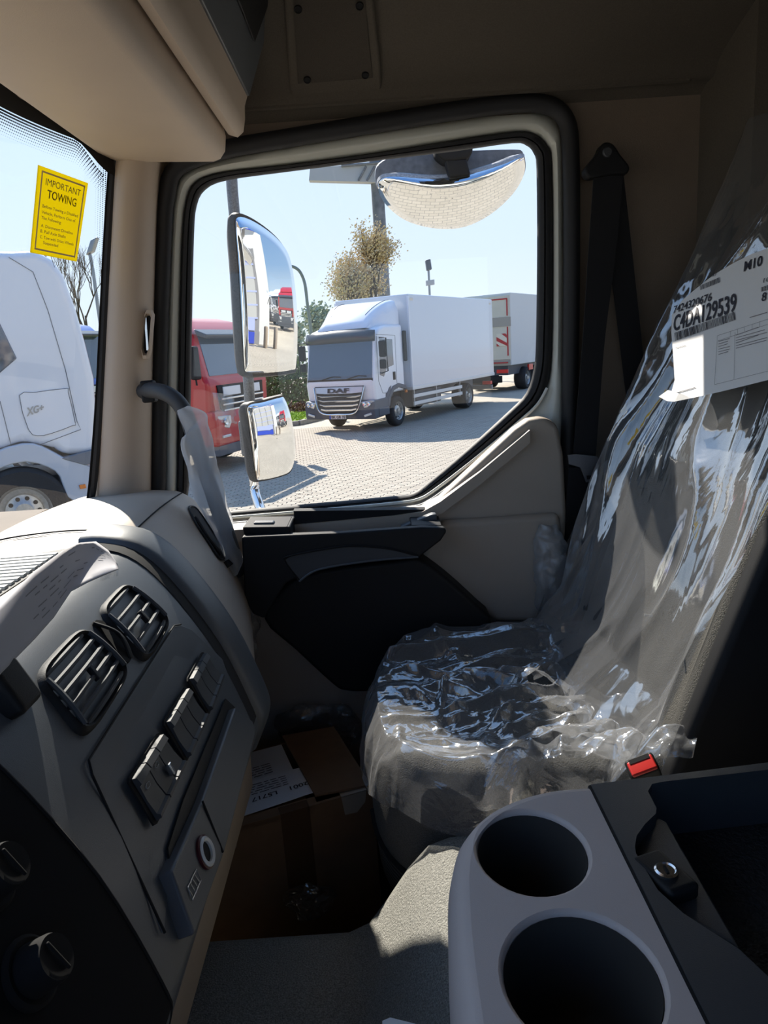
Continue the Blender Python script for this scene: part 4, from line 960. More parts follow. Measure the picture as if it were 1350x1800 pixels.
MC = V((-.27, 1.93, 2.31)); MN = V((.803, -.595, -.045))
mirror('wing_mirror', 'tall main wing mirror showing a white building and trucks', [(418, 382), (440, 388), (470, 408), (492, 430), (505, 455), (513, 505), (518, 570), (519, 640), (512, 650), (470, 655), (436, 655), (429, 640), (424, 560), (419, 470), (414, 400)], MC, MN, 1.7, .05)
M2 = V((-.28, 1.93, 1.93)); N2 = V((.79, -.60, -.05))
mirror('wing_mirror', 'square wide-angle wing mirror below the tall mirror', [(436, 714), (460, 707), (490, 699), (498, 701), (506, 730), (513, 775), (515, 800), (510, 826), (490, 836), (458, 843), (450, 838), (443, 790), (437, 740)], M2, N2, .45, .05)
M3 = V((.22, 1.86, 2.50)); N3 = V((.02, -.62, -.78))
km = mirror('kerb_mirror', 'large rounded kerb mirror hanging above the door window', [(664, 325), (674, 312), (700, 310), (760, 314), (820, 307), (880, 290), (915, 276), (922, 282), (920, 306), (900, 336), (860, 368), (815, 388), (770, 391), (720, 382), (690, 366), (670, 345)], M3, N3, .55, .02, M('grey_cover', (.33, .34, .36), .5, var=.3, vscale=200), .012)
cv = cr([AP(px, py, M3 + V((0, -.005, .004)), V((0, -1, .1))) for px, py in [(662, 330), (660, 300), (672, 284), (700, 274), (760, 267), (830, 265), (900, 263), (918, 266), (923, 285), (915, 277), (880, 291), (820, 309), (760, 316), (700, 312), (674, 314)]], 3, True)
MB().prism(cv, (0, .045, .012)).build('mirror_shroud', M('smoked_shroud', (.15, .155, .165), .3, var=.25, vscale=60), km, bevel=.004)
MB().prism([A(px, py, y=1.80) for px, py in [(764, 255), (832, 252), (831, 268), (822, 279), (800, 282), (782, 283), (766, 270)]], (0, .06, 0)).build('mirror_bracket', black, km, bevel=.006)
MB().prism([A(px, py, y=1.802) for px, py in [(782, 279), (820, 277), (828, 308), (790, 314)]], (0, .03, 0)).build('mirror_joint', black, km, bevel=.006)
MB().tube([A(800, 258, y=1.83), V((.215, 1.80, 2.66)), V((.215, 1.66, 2.69)), V((.215, 1.535, 2.62))], .016, 8).build('mirror_stalk', black, km)
MB().obox(A(436, 770, y=1.965), (.022, 0, 0), (0, .012, 0), (0, 0, .05)).build('arm_clamp', arm_m, mp_, bevel=.008)

# ================================================================== OUTDOORS: ground
def paving(name, sc):
    m = bpy.data.materials.new(name); m.use_nodes = True; N = m.node_tree.nodes; L = m.node_tree.links; p = N['Principled BSDF']
    p.inputs['Roughness'].default_value = .85
    tc = N.new('ShaderNodeTexCoord'); br_ = N.new('ShaderNodeTexBrick'); br_.offset = .5
    br_.inputs['Color1'].default_value = (.42, .37, .295, 1); br_.inputs['Color2'].default_value = (.38, .335, .265, 1); br_.inputs['Mortar'].default_value = (.22, .20, .17, 1)
    br_.inputs['Scale'].default_value = 1.0; br_.inputs['Brick Width'].default_value = .2; br_.inputs['Row Height'].default_value = .1; br_.inputs['Mortar Size'].default_value = .006
    L.new(tc.outputs['Object'], br_.inputs['Vector'])
    nz = N.new('ShaderNodeTexNoise'); nz.inputs['Scale'].default_value = .5; nz.inputs['Detail'].default_value = 6; L.new(tc.outputs['Object'], nz.inputs['Vector'])
    mx = N.new('ShaderNodeMixRGB'); mx.blend_type = 'MULTIPLY'; mx.inputs[0].default_value = .35; L.new(br_.outputs[0], mx.inputs[1]); L.new(nz.outputs['Fac'], mx.inputs[2])
    mx2 = N.new('ShaderNodeMixRGB'); mx2.blend_type = 'MULTIPLY'; mx2.inputs[0].default_value = 1; mx2.inputs[2].default_value = (1.2, 1.2, 1.2, 1); L.new(mx.outputs[0], mx2.inputs[1])
    L.new(mx2.outputs[0], p.inputs['Base Color']); return m
gm = paving('block_paving', 1)
b = MB(); b.add([(-90, -60, -.012), (140, -60, -.012), (140, 130, -.012), (-90, 130, -.012)], [(0, 1, 2, 3)])
ground = b.build('ground', gm, smooth=None, fix=False); struct(ground, 'wide yard paved with pale concrete blocks'); ground.data.materials[0] = gm
ps_m = M('concrete_block', (.36, .315, .25), .85, col2=(.43, .38, .305), vscale=3)
b = MB(); j = 0; yy = 7.6; OFFg = OFF[ground.name]
while yy < 21.0:
    xx = -.45 * yy - .5 + (.1 if j % 2 else 0)
    while xx < .28 * yy:
        x0, x1, y0, y1 = xx + .004, xx + .196, yy + .004, yy + .096; dz = random.uniform(-.0015, .0015)
        o_ = len(b.v)
        b.v += [V((x0, y0, -.012)), V((x1, y0, -.012)), V((x1, y1, -.012)), V((x0, y1, -.012)), V((x0 + .006, y0 + .006, dz)), V((x1 - .006, y0 + .006, dz)), V((x1 - .006, y1 - .006, dz)), V((x0 + .006, y1 - .006, dz))]
        b.f += [(o_ + 4, o_ + 5, o_ + 6, o_ + 7), (o_, o_ + 1, o_ + 5, o_ + 4), (o_ + 1, o_ + 2, o_ + 6, o_ + 5), (o_ + 2, o_ + 3, o_ + 7, o_ + 6), (o_ + 3, o_, o_ + 4, o_ + 7)]
        xx += .2
    yy += .1; j += 1
b.build('paving_blocks', ps_m, ground, smooth=None, kind='stuff', fix=False)

# ================================================================== TRUCKS
tyre_m = M('tyre_rubber', (.022, .022, .023), .85, bump=.4, bscale=60)
rim_m = M('wheel_alloy', (.50, .48, .44), .35, .7, var=.15, vscale=30)
grey_b = M('bumper_grey', (.085, .095, .115), .55)
tglass = M('truck_glass', (.05, .075, .12), .05, spec=.9, coat=.6)  # bluish reflection is put into the base colour of the glass
lampg = M('lamp_glass', (.60, .62, .63), .12, .4)
orange = M('orange_lens', (.75, .22, .03), .3)
redl = M('red_lens', (.70, .03, .02), .3)
def wheel(parent, c, r, w, side, name='wheel'):
    c = V(c); ax = V((side, 0, 0))
    o = MB().lathe([(r * .60, -w * .5), (r * .86, -w * .5), (r * .97, -w * .38), (r, -w * .1), (r, w * .15), (r * .97, w * .40), (r * .86, w * .5), (r * .62, w * .46), (r * .58, w * .38)], c, ax, 40, False).build(name, tyre_m, parent, smooth=50)
    MB().lathe([(r * .61, w * .47), (r * .58, w * .42), (r * .55, w * .18), (r * .44, w * .10), (r * .36, w * .30), (r * .30, w * .34), (r * .18, w * .36), (r * .16, w * .5), (.005, w * .52)], c, ax, 32, False).build('rim', rim_m, o, smooth=40)
    b = MB()
    for k in range(10):
        a = 2 * math.pi * k / 10; p = c + V((side * w * .20, math.cos(a) * r * .42, math.sin(a) * r * .42))
        b.lathe([(r * .055, -.01), (r * .055, .012), (.001, .013)], p, ax, 8)
    b.build('rim_holes', hole_m, o, smooth=None); return o

def tractor(name, label, paint, loc, rot, H=3.0, group=None, width=2.4, long_=2.2, deflector=True, detail=True):
    t = thing(name, label, 'truck', (loc[0], loc[1], 0), rot, group, local=True); hw = width / 2
    body = [(.03, .95), (-.02, 1.72), (.03, 1.80), (.22, H - .36), (.50, H - .12), (1.0, H), (long_, H), (long_, .95)]
    MB().xprism(body, -hw, hw).build('cab_body', paint, t, bevel=.11, seg=4)
    def fr(z, off=.012):                             # y of the front skin at height z
        return (lerp(-.02, .03, (z - 1.72) / .08) if z < 1.80 else lerp(.03, .22, (z - 1.80) / (H - .36 - 1.80))) - off
    z0, z1 = 1.84, H - .40
    MB().prism([V((-hw + .16, fr(z0), z0)), V((hw - .16, fr(z0), z0)), V((hw - .20, fr(z1), z1)), V((-hw + .20, fr(z1), z1))], (0, .02, 0)).build('windscreen', tglass, t, bevel=.008)
    vz = H - .40
    MB().xprism([(fr(vz) - .03, vz), (fr(vz) - .22, vz - .06), (fr(vz) - .24, vz + .02), (fr(vz) + .02, vz + .13)], -hw + .10, hw - .10).build('sun_visor', M('smoked_visor', (.05, .055, .065), .25), t, bevel=.02)
    g = MB().prism([V((-hw + .28, -.035, 1.66)), V((hw - .28, -.035, 1.66)), V((hw - .40, -.06, .95)), V((-hw + .40, -.06, .95))], (0, .05, 0)).build('grille', black, t, bevel=.01)
    for k in range(4):
        z = 1.38 - k * .11
        MB().box(-hw + .36 + k * .02, hw - .36 - k * .02, -.075, -.03, z, z + .035).build('grille_bar', chrome, g, bevel=.006)
    for sx in (-1, 1):
        MB().box(min(sx * .08, sx * .74), max(sx * .08, sx * .74), -.055, -.03, 1.45, 1.62).build('grille_panel', M('pale_panel', (.72, .74, .76), .4), g, bevel=.006)
    MB().xprism([(-.10, .52), (-.13, 1.0), (-.04, 1.20), (.55, 1.20), (.55, .80), (.70, .55)], -hw - .01, hw + .01).build('bumper', paint if detail else grey_b, t, bevel=.06, seg=3)
    MB().xprism([(-.07, .34), (-.09, .54), (.6, .56), (.6, .38)], -hw + .03, hw - .03).build('bumper_apron', grey_b, t, bevel=.02)
    for sx in (-1, 1):
        x0, x1 = sx * (hw - .50), sx * (hw - .08)
        h = MB().prism([V((x0, -.14, 1.08)), V((x1, -.11, 1.10)), V((x1, -.11, .90)), V((x0 + sx * .1, -.14, .84)), V((x0, -.14, .94))], (0, .06, 0)).build('headlamp', lampg, t, bevel=.02)
        MB().lathe([(.07, 0), (.06, .012), (.001, .002)], V((sx * (hw - .28), -.15, .98)), (0, -1, 0), 16).build('lamp_bowl', chrome, h)
        MB().box(min(x0, x1) + .05, max(x0, x1) - .08, -.145, -.09, .68, .73).build('fog_lamp', lampg, t, bevel=.01)
        MB().prism([V((sx * (hw + .004), .42, 1.86)), V((sx * (hw + .004), 1.20, 1.80)), V((sx * (hw + .004), 1.20, H - .48)), V((sx * (hw + .004), .58, H - .48))], (sx * -.02, 0, 0)).build('side_window', tglass, t, bevel=.01)
        MB().box(min(sx * hw, sx * (hw + .012)), max(sx * hw, sx * (hw + .012)), 1.10, 1.28, 1.60, 1.66).build('door_handle', black, t, bevel=.004)
        m_ = MB().box(min(sx * (hw + .10), sx * (hw + .32)), max(sx * (hw + .10), sx * (hw + .32)), .02, .14, 1.80, 2.40).build('side_mirror', black, t, bevel=.04, seg=3)
        MB().tube([V((sx * hw, .25, 2.30)), V((sx * (hw + .22), .10, 2.30)), V((sx * (hw + .22), .08, 1.7))], .02, 6).build('mirror_stay', black, m_)
        MB().xprism([(.55, .92), (.70, 1.05), (1.5, 1.08), (1.85, .95), (1.95, .62), (1.88, .55), (1.80, .82), (1.48, .98), (.80, .96), (.62, .84)], sx * hw, sx * (hw - .38)).build('wheel_arch', grey_b, t, bevel=.02)
        wheel(t, (sx * (hw - .17), 1.22, .48), .48, .32, sx)
        wheel(t, (sx * (hw - .32), 4.6, .48), .48, .55, sx)
    MB().box(-.42, .42, 1.0, 5.4, .65, .92).build('chassis', grey_b, t, smooth=None)
    if deflector:
        MB().xprism([(.75, H - .02), (1.2, H + .30), (long_, H + .46), (long_, H - .02)], -hw + .12, hw - .12).build('roof_deflector', paint, t, bevel=.10, seg=4)
    return t
red_paint = M('red_paint', (.42, .009, .013), .35, coat=.4)
white_paint = M('white_paint', (.72, .75, .80), .3, coat=.6)
blue_paint = M('blue_paint', (.03, .10, .42), .3, coat=.6)
rt = tractor('tractor_unit', 'red tractor truck parked behind the wing mirrors', red_paint, (-2.72, 14.5), math.radians(71.3), 2.98, deflector=False)
# loose film tucked on the red truck's corner
def rf(u, v):
    p = V((lerp(-1.2, -.45, u), -.10 - .05 * math.sin(3 * u), lerp(1.55, 1.0, v) - .12 * u)); return p + V((noise.noise(p * 6), noise.noise(p * 6 + V((4, 0, 0))), 0)) * .04
MB().grid(rf, 20, 14).build('loose_film', dfilm_m, rt, smooth=180, fix=False)

# ---- white box lorry
LT = thing('box_lorry', 'white box lorry with grey bumper parked facing the window', 'truck', (-.965, 19.32, 0), math.radians(-30), local=True)
hw = 1.09
body = [(.04, .62), (-.03, 1.28), (.02, 1.40), (.22, 2.48), (.38, 2.66), (.70, 2.74), (1.72, 2.76), (1.72, .98), (1.60, .95), (.62, .92), (.55, .62)]
MB().xprism(body, -hw, hw).build('cab_body', white_paint, LT, bevel=.09, seg=4)
def lf_(z): return (lerp(.02, .22, (z - 1.40) / 1.08)) - .014
gl_ = MB().prism([V((-hw + .07, lf_(1.40), 1.40)), V((hw - .07, lf_(1.40), 1.40)), V((hw - .10, lf_(2.42), 2.44)), V((-hw + .10, lf_(2.42), 2.44))], (0, .02, 0)).build('windscreen', tglass, LT, bevel=.015)
MB().prism([V((-hw + .05, lf_(1.36), 1.335)), V((hw - .05, lf_(1.36), 1.335)), V((hw - .06, lf_(1.41), 1.405)), V((-hw + .06, lf_(1.41), 1.405))], (0, .025, 0)).build('screen_border', black, LT, bevel=.004)
for x0 in (-.55, .25):
    MB().tube([V((x0, lf_(1.42) - .02, 1.40)), V((x0 + .35, lf_(1.5) - .02, 1.48)), V((x0 + .60, lf_(1.46) - .02, 1.46))], .012, 6).build('wiper', black, gl_)
rings = []
for k in range(13):
    t = k / 12; x = lerp(-hw + .01, hw - .01, t); bow = .14 * (1 - (2 * t - 1) ** 4) ; dz = .10 * math.sin(math.pi * t)
    rings.append([V((x, lf_(2.42) + .02, 2.62 + dz * .5)), V((x, lf_(2.42) - .05 - bow, 2.50 + dz * .5)), V((x, lf_(2.42) - .06 - bow, 2.40 + dz * .3)), V((x, lf_(2.42) - .02, 2.34))])
MB().loft(rings, True, True).build('sun_visor', M('smoked_visor'), LT, smooth=70)
rings = []
for k in range(9):
    t = k / 8; s_ = math.sin(t * math.pi / 2); y = lerp(.32, 1.70, t); z = 2.70 + .72 * s_ ** .8; w = lerp(.78, 1.00, sstep(0, .8, t))
    rings.append([V((-w, y, 2.68)), V((-w, y, lerp(2.68, z, .55))), V((-w + .10, y, z - .04)), V((-w + .22, y, z)), V((w - .22, y, z)), V((w - .10, y, z - .04)), V((w, y, lerp(2.68, z, .55))), V((w, y, 2.68))])
fa = MB().loft(rings, True, True).build('roof_fairing', white_paint, LT, smooth=60)
for sx in (-.62, .62): MB().tube([rings[i][3 if sx < 0 else 4] + V((-sx * .1, 0, .006)) for i in range(2, 9)], .008, 5).build('fairing_seam', grey_b, fa)
bp_ = MB().xprism([(-.10, .34), (-.13, .60), (-.10, .80), (-.04, .84), (.55, .86), (.62, .96), (.75, 1.10), (.90, 1.16), (.72, .80), (.66, .40)], -hw - .02, hw + .02).build('bumper', grey_b, LT, bevel=.03, seg=3)
g = MB().prism([V((-.78, -.045, 1.22)), V((.78, -.045, 1.22)), V((.62, -.155, .62)), V((.44, -.155, .50)), V((-.44, -.155, .50)), V((-.62, -.155, .62))], (0, .09, 0)).build('grille', black, LT, bevel=.008)
MB().prism([V((-.76, -.052, 1.20)), V((.76, -.052, 1.20)), V((.72, -.082, 1.05)), V((.40, -.082, 1.03)), V((-.40, -.082, 1.03)), V((-.72, -.082, 1.05))], (0, .03, 0)).build('grille_header', M('brushed_alloy', (.55, .56, .58), .35, .7), g, bevel=.004)
for k in range(4):
    z = .93 - k * .115; w = .70 - k * .045; y = -.088 - k * .022
    MB().prism([V((-w, y, z + .02)), V((-w + .16, y - .01, z - .01)), V((w - .16, y - .01, z - .01)), V((w, y, z + .02)), V((w, y, z + .06)), V((w - .16, y - .01, z + .035)), V((-w + .16, y - .01, z + .035)), V((-w, y, z + .06))], (0, .02, 0)).build('grille_bar', chrome, g, bevel=.004)
MB().tube(cr([V((-.80, -.06, 1.20)), V((-.66, -.165, .68)), V((-.46, -.175, .50)), V((0, -.178, .485)), V((.46, -.175, .50)), V((.66, -.165, .68)), V((.80, -.06, 1.20))], 4), .018, 6).build('grille_surround', chrome, g)
b = MB(); put_text(b, 'DAF', lambda u, v: V((lerp(-.34, .34, u), -.096 - (v - .5) * .04, lerp(1.20, 1.02, v))), 0.0, 1.0, .80, .62, .035); b.build('lettering', ink, g, smooth=None, fix=False)
for sx in (-1, 1):
    h = MB().prism([V((sx * .72, -.15, .80)), V((sx * 1.02, -.13, .84)), V((sx * 1.10, -.08, .82)), V((sx * 1.08, -.08, .68)), V((sx * .80, -.15, .64))], (0, .05, 0)).build('headlamp', lampg, LT, bevel=.02)
    for cx in (.82, .96): MB().lathe([(.055, 0), (.04, .012), (.001, .0)], V((sx * cx, -.155, .74)), (0, -1, 0), 14).build('lamp_bowl', chrome, h)
    MB().prism([V((sx * .78, -.15, .46)), V((sx * 1.0, -.14, .52)), V((sx * 1.02, -.14, .46)), V((sx * .80, -.15, .40))], (0, .03, 0)).build('fog_lamp', lampg, LT, bevel=.01)
    w_ = MB().prism([V((sx * (hw + .006), .30, 1.46)), V((sx * (hw + .006), .52, 1.40)), V((sx * (hw + .006), .72, 1.62)), V((sx * (hw + .006), 1.10, 1.68)), V((sx * (hw + .006), 1.10, 2.36)), V((sx * (hw + .006), .40, 2.40))], (sx * -.02, 0, 0)).build('side_window', tglass, LT, bevel=.01)
    for pth in ([(.24, 2.46), (.22, 1.30), (.40, .98), (.62, .96)], [(1.22, 1.02), (1.26, 2.46), (.24, 2.50)]):
        MB().tube([V((sx * (hw + .001), y, z)) for y, z in pth], .006, 5).build('door_seam', grey_b, LT)
    MB().box(min(sx * hw, sx * (hw + .012)), max(sx * hw, sx * (hw + .012)), 1.02, 1.16, 1.28, 1.50).build('door_handle', black, LT, bevel=.006)
    mm = MB().box(min(sx * (hw + .08), sx * (hw + .28)), max(sx * (hw + .08), sx * (hw + .28)), .16, .26, 1.92, 2.34).build('side_mirror', black, LT, bevel=.04, seg=3)
    MB().box(min(sx * (hw + .08), sx * (hw + .26)), max(sx * (hw + .08), sx * (hw + .26)), .16, .26, 1.62, 1.86).build('wide_mirror', black, mm, bevel=.04, seg=3)
    MB().tube([V((sx * hw, .40, 2.42)), V((sx * (hw + .30), .20, 2.40)), V((sx * (hw + .30), .22, 1.56)), V((sx * hw, .42, 1.50))], .018, 6).build('mirror_stay', black, mm)
    MB().box(min(sx * hw, sx * (hw + .06)), max(sx * hw, sx * (hw + .06)), 1.66, 1.84, 1.75, 2.58).build('rear_deflector', black, LT, bevel=.03)
    MB().xprism([(.60, .62), (.68, .88), (.95, 1.12), (1.30, 1.18), (1.70, 1.10), (1.80, .96), (1.72, .98), (1.30, 1.06), (1.0, 1.0), (.80, .82), (.72, .60)], sx * (hw + .03), sx * (hw - .35)).build('wheel_arch', grey_b, LT, bevel=.02)
    MB().box(min(sx * (hw + .04), sx * (hw - .2)), max(sx * (hw + .04), sx * (hw - .2)), .10, .66, .40, .62).build('cab_step', grey_b, LT, bevel=.02)
    MB().box(min(sx * (hw - .06), sx * (hw + .005)), max(sx * (hw - .06), sx * (hw + .005)), 1.76, 1.82, .88, .96).build('side_marker', orange, LT, bevel=.01)
    wheel(LT, (sx * (hw - .14), 1.28, .42), .42, .26, sx); wheel(LT, (sx * (hw - .17), 6.14, .42), .42, .50, sx)
    for z in (.55, .76):
        MB().box(min(sx * 1.14, sx * 1.18), max(sx * 1.14, sx * 1.18), 2.05, 5.55, z - .06, z + .04).build('side_guard', M('guard_alloy', (.62, .64, .66), .4, .5), LT, bevel=.006)
    for y in (2.1, 3.6, 5.4): MB().box(min(sx * 1.10, sx * 1.15), max(sx * 1.10, sx * 1.15), y, y + .06, .45, .95).build('guard_post', steel, LT, smooth=None)
pl_o = MB().box(-.30, .22, -.155, -.14, .36, .47).build('number_plate', M('plate_white', (.78, .78, .76), .5), LT, smooth=None)
MB().box(-.30, -.25, -.158, -.15, .36, .47).build('plate_band', M('plate_blue', (.02, .06, .45), .5), pl_o, smooth=None)
b = MB(); put_text(b, 'BK GR 32', lambda u, v: V((lerp(-.235, .21, u), -.159, lerp(.47, .36, v))), 0, 1, .82, .64, .03); b.build('lettering', ink, pl_o, smooth=None, fix=False)
bo = MB().box(-1.20, 1.20, 1.95, 8.45, .98, 3.56).build('cargo_box', M('gloss_white_panel', (.60, .64, .70), .16, coat=.5), LT, bevel=.035, seg=3)
MB().box(-1.215, 1.215, 1.93, 8.46, .93, 1.03).build('box_rail', M('guard_alloy'), bo, bevel=.01)
for x in (-1.19, 1.19): MB().box(x - .03, x + .03, 1.93, 1.97, 1.0, 3.5).build('corner_post', white_paint, bo, bevel=.01)
MB().box(1.195, 1.206, 2.05, 2.25, 3.38, 3.46).build('clearance_lamp', M('cream_plastic', (.72, .66, .55), .5), bo, bevel=.01)
MB().box(1.195, 1.206, 8.15, 8.30, 3.38, 3.44).build('clearance_lamp', M('cream_plastic'), bo, bevel=.01)
MB().box(-.42, .42, .6, 8.3, .55, .90).build('chassis', grey_b, LT, smooth=None)
MB().box(.55, 1.05, 2.4, 4.2, .42, .90).build('tank', grey_b, LT, bevel=.05)
MB().box(-1.15, 1.15, 8.30, 8.42, .45, .60).build('underrun_bar', steel, LT, bevel=.01)
for sx in (-1, 1): MB().box(min(sx * .8, sx * 1.12), max(sx * .8, sx * 1.12), 8.28, 8.44, .62, .74).build('tail_lamp', redl, LT, bevel=.01)

# ---- second box truck seen from behind at the right
T2 = thing('box_lorry', 'box trailer with red marking stripes behind the white lorry', 'truck', tuple(A(893, 700, y=30)) [:2] + (0,), math.radians(30 + 180 - 64), local=True)
T2.rotation_euler = (0, 0, math.radians(-32))
b2 = MB().box(-2.35, .20, .0, 9.0, 1.1, 4.0).build('cargo_box', M('pale_grey_panel', (.60, .62, .62), .4), T2, bevel=.03)
MB().box(-2.33, .18, -.03, .02, 1.35, 3.90).build('rear_doors', M('cream_panel', (.62, .58, .49), .6, var=.06, vscale=2), b2, bevel=.01)
MB().box(-2.36, .21, -.05, .0, 2.68, 3.05).build('door_crossbar', M('dirty_alloy', (.36, .33, .29), .6), b2, smooth=None)
stripe = M('red_stripe', (.45, .04, .04), .6)
MB().box(-2.3, .08, -.05, -.02, 3.74, 3.79).build('marking_stripe', stripe, b2, smooth=None)
MB().box(.04, .09, -.05, -.02, 3.1, 3.78).build('marking_stripe', stripe, b2, smooth=None)
MB().box(.04, .09, -.05, -.02, 1.5, 2.66).build('marking_stripe', stripe, b2, smooth=None)
hz = MB().box(-.42, .03, -.055, -.03, 1.9, 2.4).build('hazard_board', M('cream_plastic'), b2, smooth=None)
for k in range(2):
    z = 1.92 + k * .0
    MB().prism([V((-.42, -.06, 2.28 - k * .36)), V((-.42, -.06, 2.12 - k * .36 + .16 * k)), V((.03 - .27 * k, -.06, 1.90)), V((.03 - .1 * k, -.06, 2.02 - k * .12))] if k == 0 else [V((-.20, -.06, 2.40)), V((-.02, -.06, 2.40)), V((.03, -.06, 2.34)), V((.03, -.06, 2.22))], (0, .005, 0)).build('hazard_stripe', stripe, hz, smooth=None)
MB().prism([V((-.42, -.06, 2.02)), V((-.42, -.06, 1.90)), V((-.28, -.06, 1.90))], (0, .005, 0)).build('hazard_stripe', stripe, hz, smooth=None)
MB().box(-2.3, .15, -.02, .1, 1.12, 1.34).build('rear_sill', M('dirty_alloy'), T2, bevel=.01)
MB().box(-.75, .05, -.06, -.02, 1.2, 1.25).build('marking_stripe', stripe, T2, smooth=None)
MB().box(-2.1, -.05, .2, 8.8, .7, 1.1).build('chassis', grey_b, T2, smooth=None)
for x in (-1.95, -.22): MB().box(x - .25, x + .25, -.02, .06, .80, .95).build('tail_lamp', redl, T2, bevel=.01)
for x, sx in ((-2.1, -1), (-.05, 1)):
    for y in (1.9, 3.2): wheel(T2, (x, y, .48), .48, .5, sx)
MB().box(-1.9, -.3, .05, .20, .40, .68).build('underrun_bar', black, T2, bevel=.02)
MB().box(.14, .22, 2.0, 2.5, .80, 1.05).build('side_marker_box', redl, T2, bevel=.01)

# ---- white tractor seen through the windscreen
Y0 = 8.80
WN_ = V((.46, -.89, 0)).normalized(); WP0 = A(166, 660, y=Y0)
def WA(px, py, k=0.0): return AP(px, py, WP0 - WN_ * k, WN_)     # on the truck's side, k metres behind it
WT = thing('tractor_unit', 'large white sleeper cab tractor seen through the windscreen', 'truck', (-5.2, Y0 + 1.2, 0))
pw = [(-420, 470), (-60, 440), (20, 441), (62, 439), (92, 455), (112, 482), (134, 542), (150, 600), (166, 664), (171, 740), (171, 800), (110, 800), (96, 788), (40, 776), (0, 790), (-60, 860), (-420, 880)]
cabw = MB().prism([WA(px, py) for px, py in pw], WN_ * -2.4).build('cab_body', white_paint, WT, bevel=.10, seg=4)
sw_ = [WA(px, py, -.012) for px, py in [(-90, 520), (-4, 560), (30, 630), (-5, 660), (-120, 690)]]
MB().prism(sw_, WN_ * -.03).build('side_window', tglass, WT, bevel=.02)
def seam(pts, r=.0035): return MB().tube([WA(px, py, -.004) for px, py in pts], r, 5).build('body_seam', grey_b, WT)
seam([(15, 452), (58, 478), (84, 545), (115, 650), (135, 740), (142, 755), (70, 782)]); seam([(0, 705), (20, 785)]); seam([(88, 446), (96, 470)])
hat = cr([WA(px, py, -.012) for px, py in [(34, 695), (60, 690), (115, 683), (120, 690), (132, 742), (128, 748), (90, 762), (66, 766), (50, 755)]], 2, True)
ho = MB().prism(hat, WN_ * -.03).build('locker_hatch', white_paint, WT, bevel=.006)
MB().tube(hat + [hat[0]], .0035, 5).build('hatch_seam', grey_b, ho)
bq = [WA(px, py, -.02) for px, py in [(47, 716), (77, 709), (77, 722), (47, 733)]]
b = MB(); put_text(b, 'XG+', lambda u, v: bil(bq, u, v), 0, 1, .92, .85, .03); b.build('badge', steel, ho, smooth=None, fix=False)
fen = cr([WA(px, py, -.05) for px, py in [(-80, 850), (-20, 800), (40, 780), (75, 785), (118, 808), (168, 826), (171, 905), (160, 945), (148, 930), (140, 888), (118, 874), (105, 838), (85, 822), (45, 812), (0, 824), (-40, 850), (-80, 900)]], 2, True)
MB().prism(fen, WN_ * -1.0).build('wheel_arch', M('fender_grey', (.50, .54, .60), .4), WT, bevel=.02)
MB().prism([WA(px, py, -.06) for px, py in [(108, 806), (171, 788), (171, 812), (150, 818)]], WN_ * -1.2).build('deck_plate', M('deck_grey', (.18, .19, .21), .6), WT, bevel=.01)
MB().prism([WA(px, py, -.07) for px, py in [(139, 853), (150, 851), (152, 858), (141, 860)]], WN_ * -.03).build('side_marker', orange, WT, bevel=.006)
hub = WA(43, 897, .08); tyre_r = hub.z
o = MB().lathe([(.30, -.16), (tyre_r * .9, -.16), (tyre_r, -.08), (tyre_r, .10), (tyre_r * .92, .16), (.31, .14), (.285, .10)], hub, WN_, 48, False).build('wheel', tyre_m, WT, smooth=50)
MB().lathe([(.31, .145), (.285, .12), (.27, .04), (.215, .03), (.205, .10), (.12, .11), (.10, .13), (.001, .135)], hub, WN_, 40, False).build('rim', rim_m, o, smooth=40)
for k in range(10):
    a = 2 * math.pi * k / 10; MB().lathe([(.026, 0), (.026, .006), (.001, .006)], hub + WN_ * .106 + WN_.cross(V((0, 0, 1))) * (math.cos(a) * .165) + V((0, 0, math.sin(a) * .165)), WN_, 12).build('rim_hole', hole_m, o, smooth=None)
MB().prism([WA(px, py, .5) for px, py in [(-300, 860), (171, 830), (171, 880), (-300, 930)]], WN_ * -1.2).build('chassis', grey_b, WT, smooth=None)
tractor('tractor_unit', 'blue truck partly hidden behind the white tractor', blue_paint, (-8.1, 20.5), math.radians(75), 3.45, deflector=False, detail=False)

# ---- row of trucks behind us (seen in the wing mirrors)
for k, (nm, pt, x, y) in enumerate((('bright red tractor', red_paint, 22.0, 7.7), ('white tractor next to the red one', white_paint, 26.8, 7.5), ('white tractor beside the blue one', white_paint, 31.6, 7.3), ('blue tractor', blue_paint, 36.4, 7.1))):
    tractor('tractor_unit', nm + ' in the parked row reflected in the wing mirror', pt, (x, y), math.radians(-60), 3.1, 'reflected truck row', detail=False)
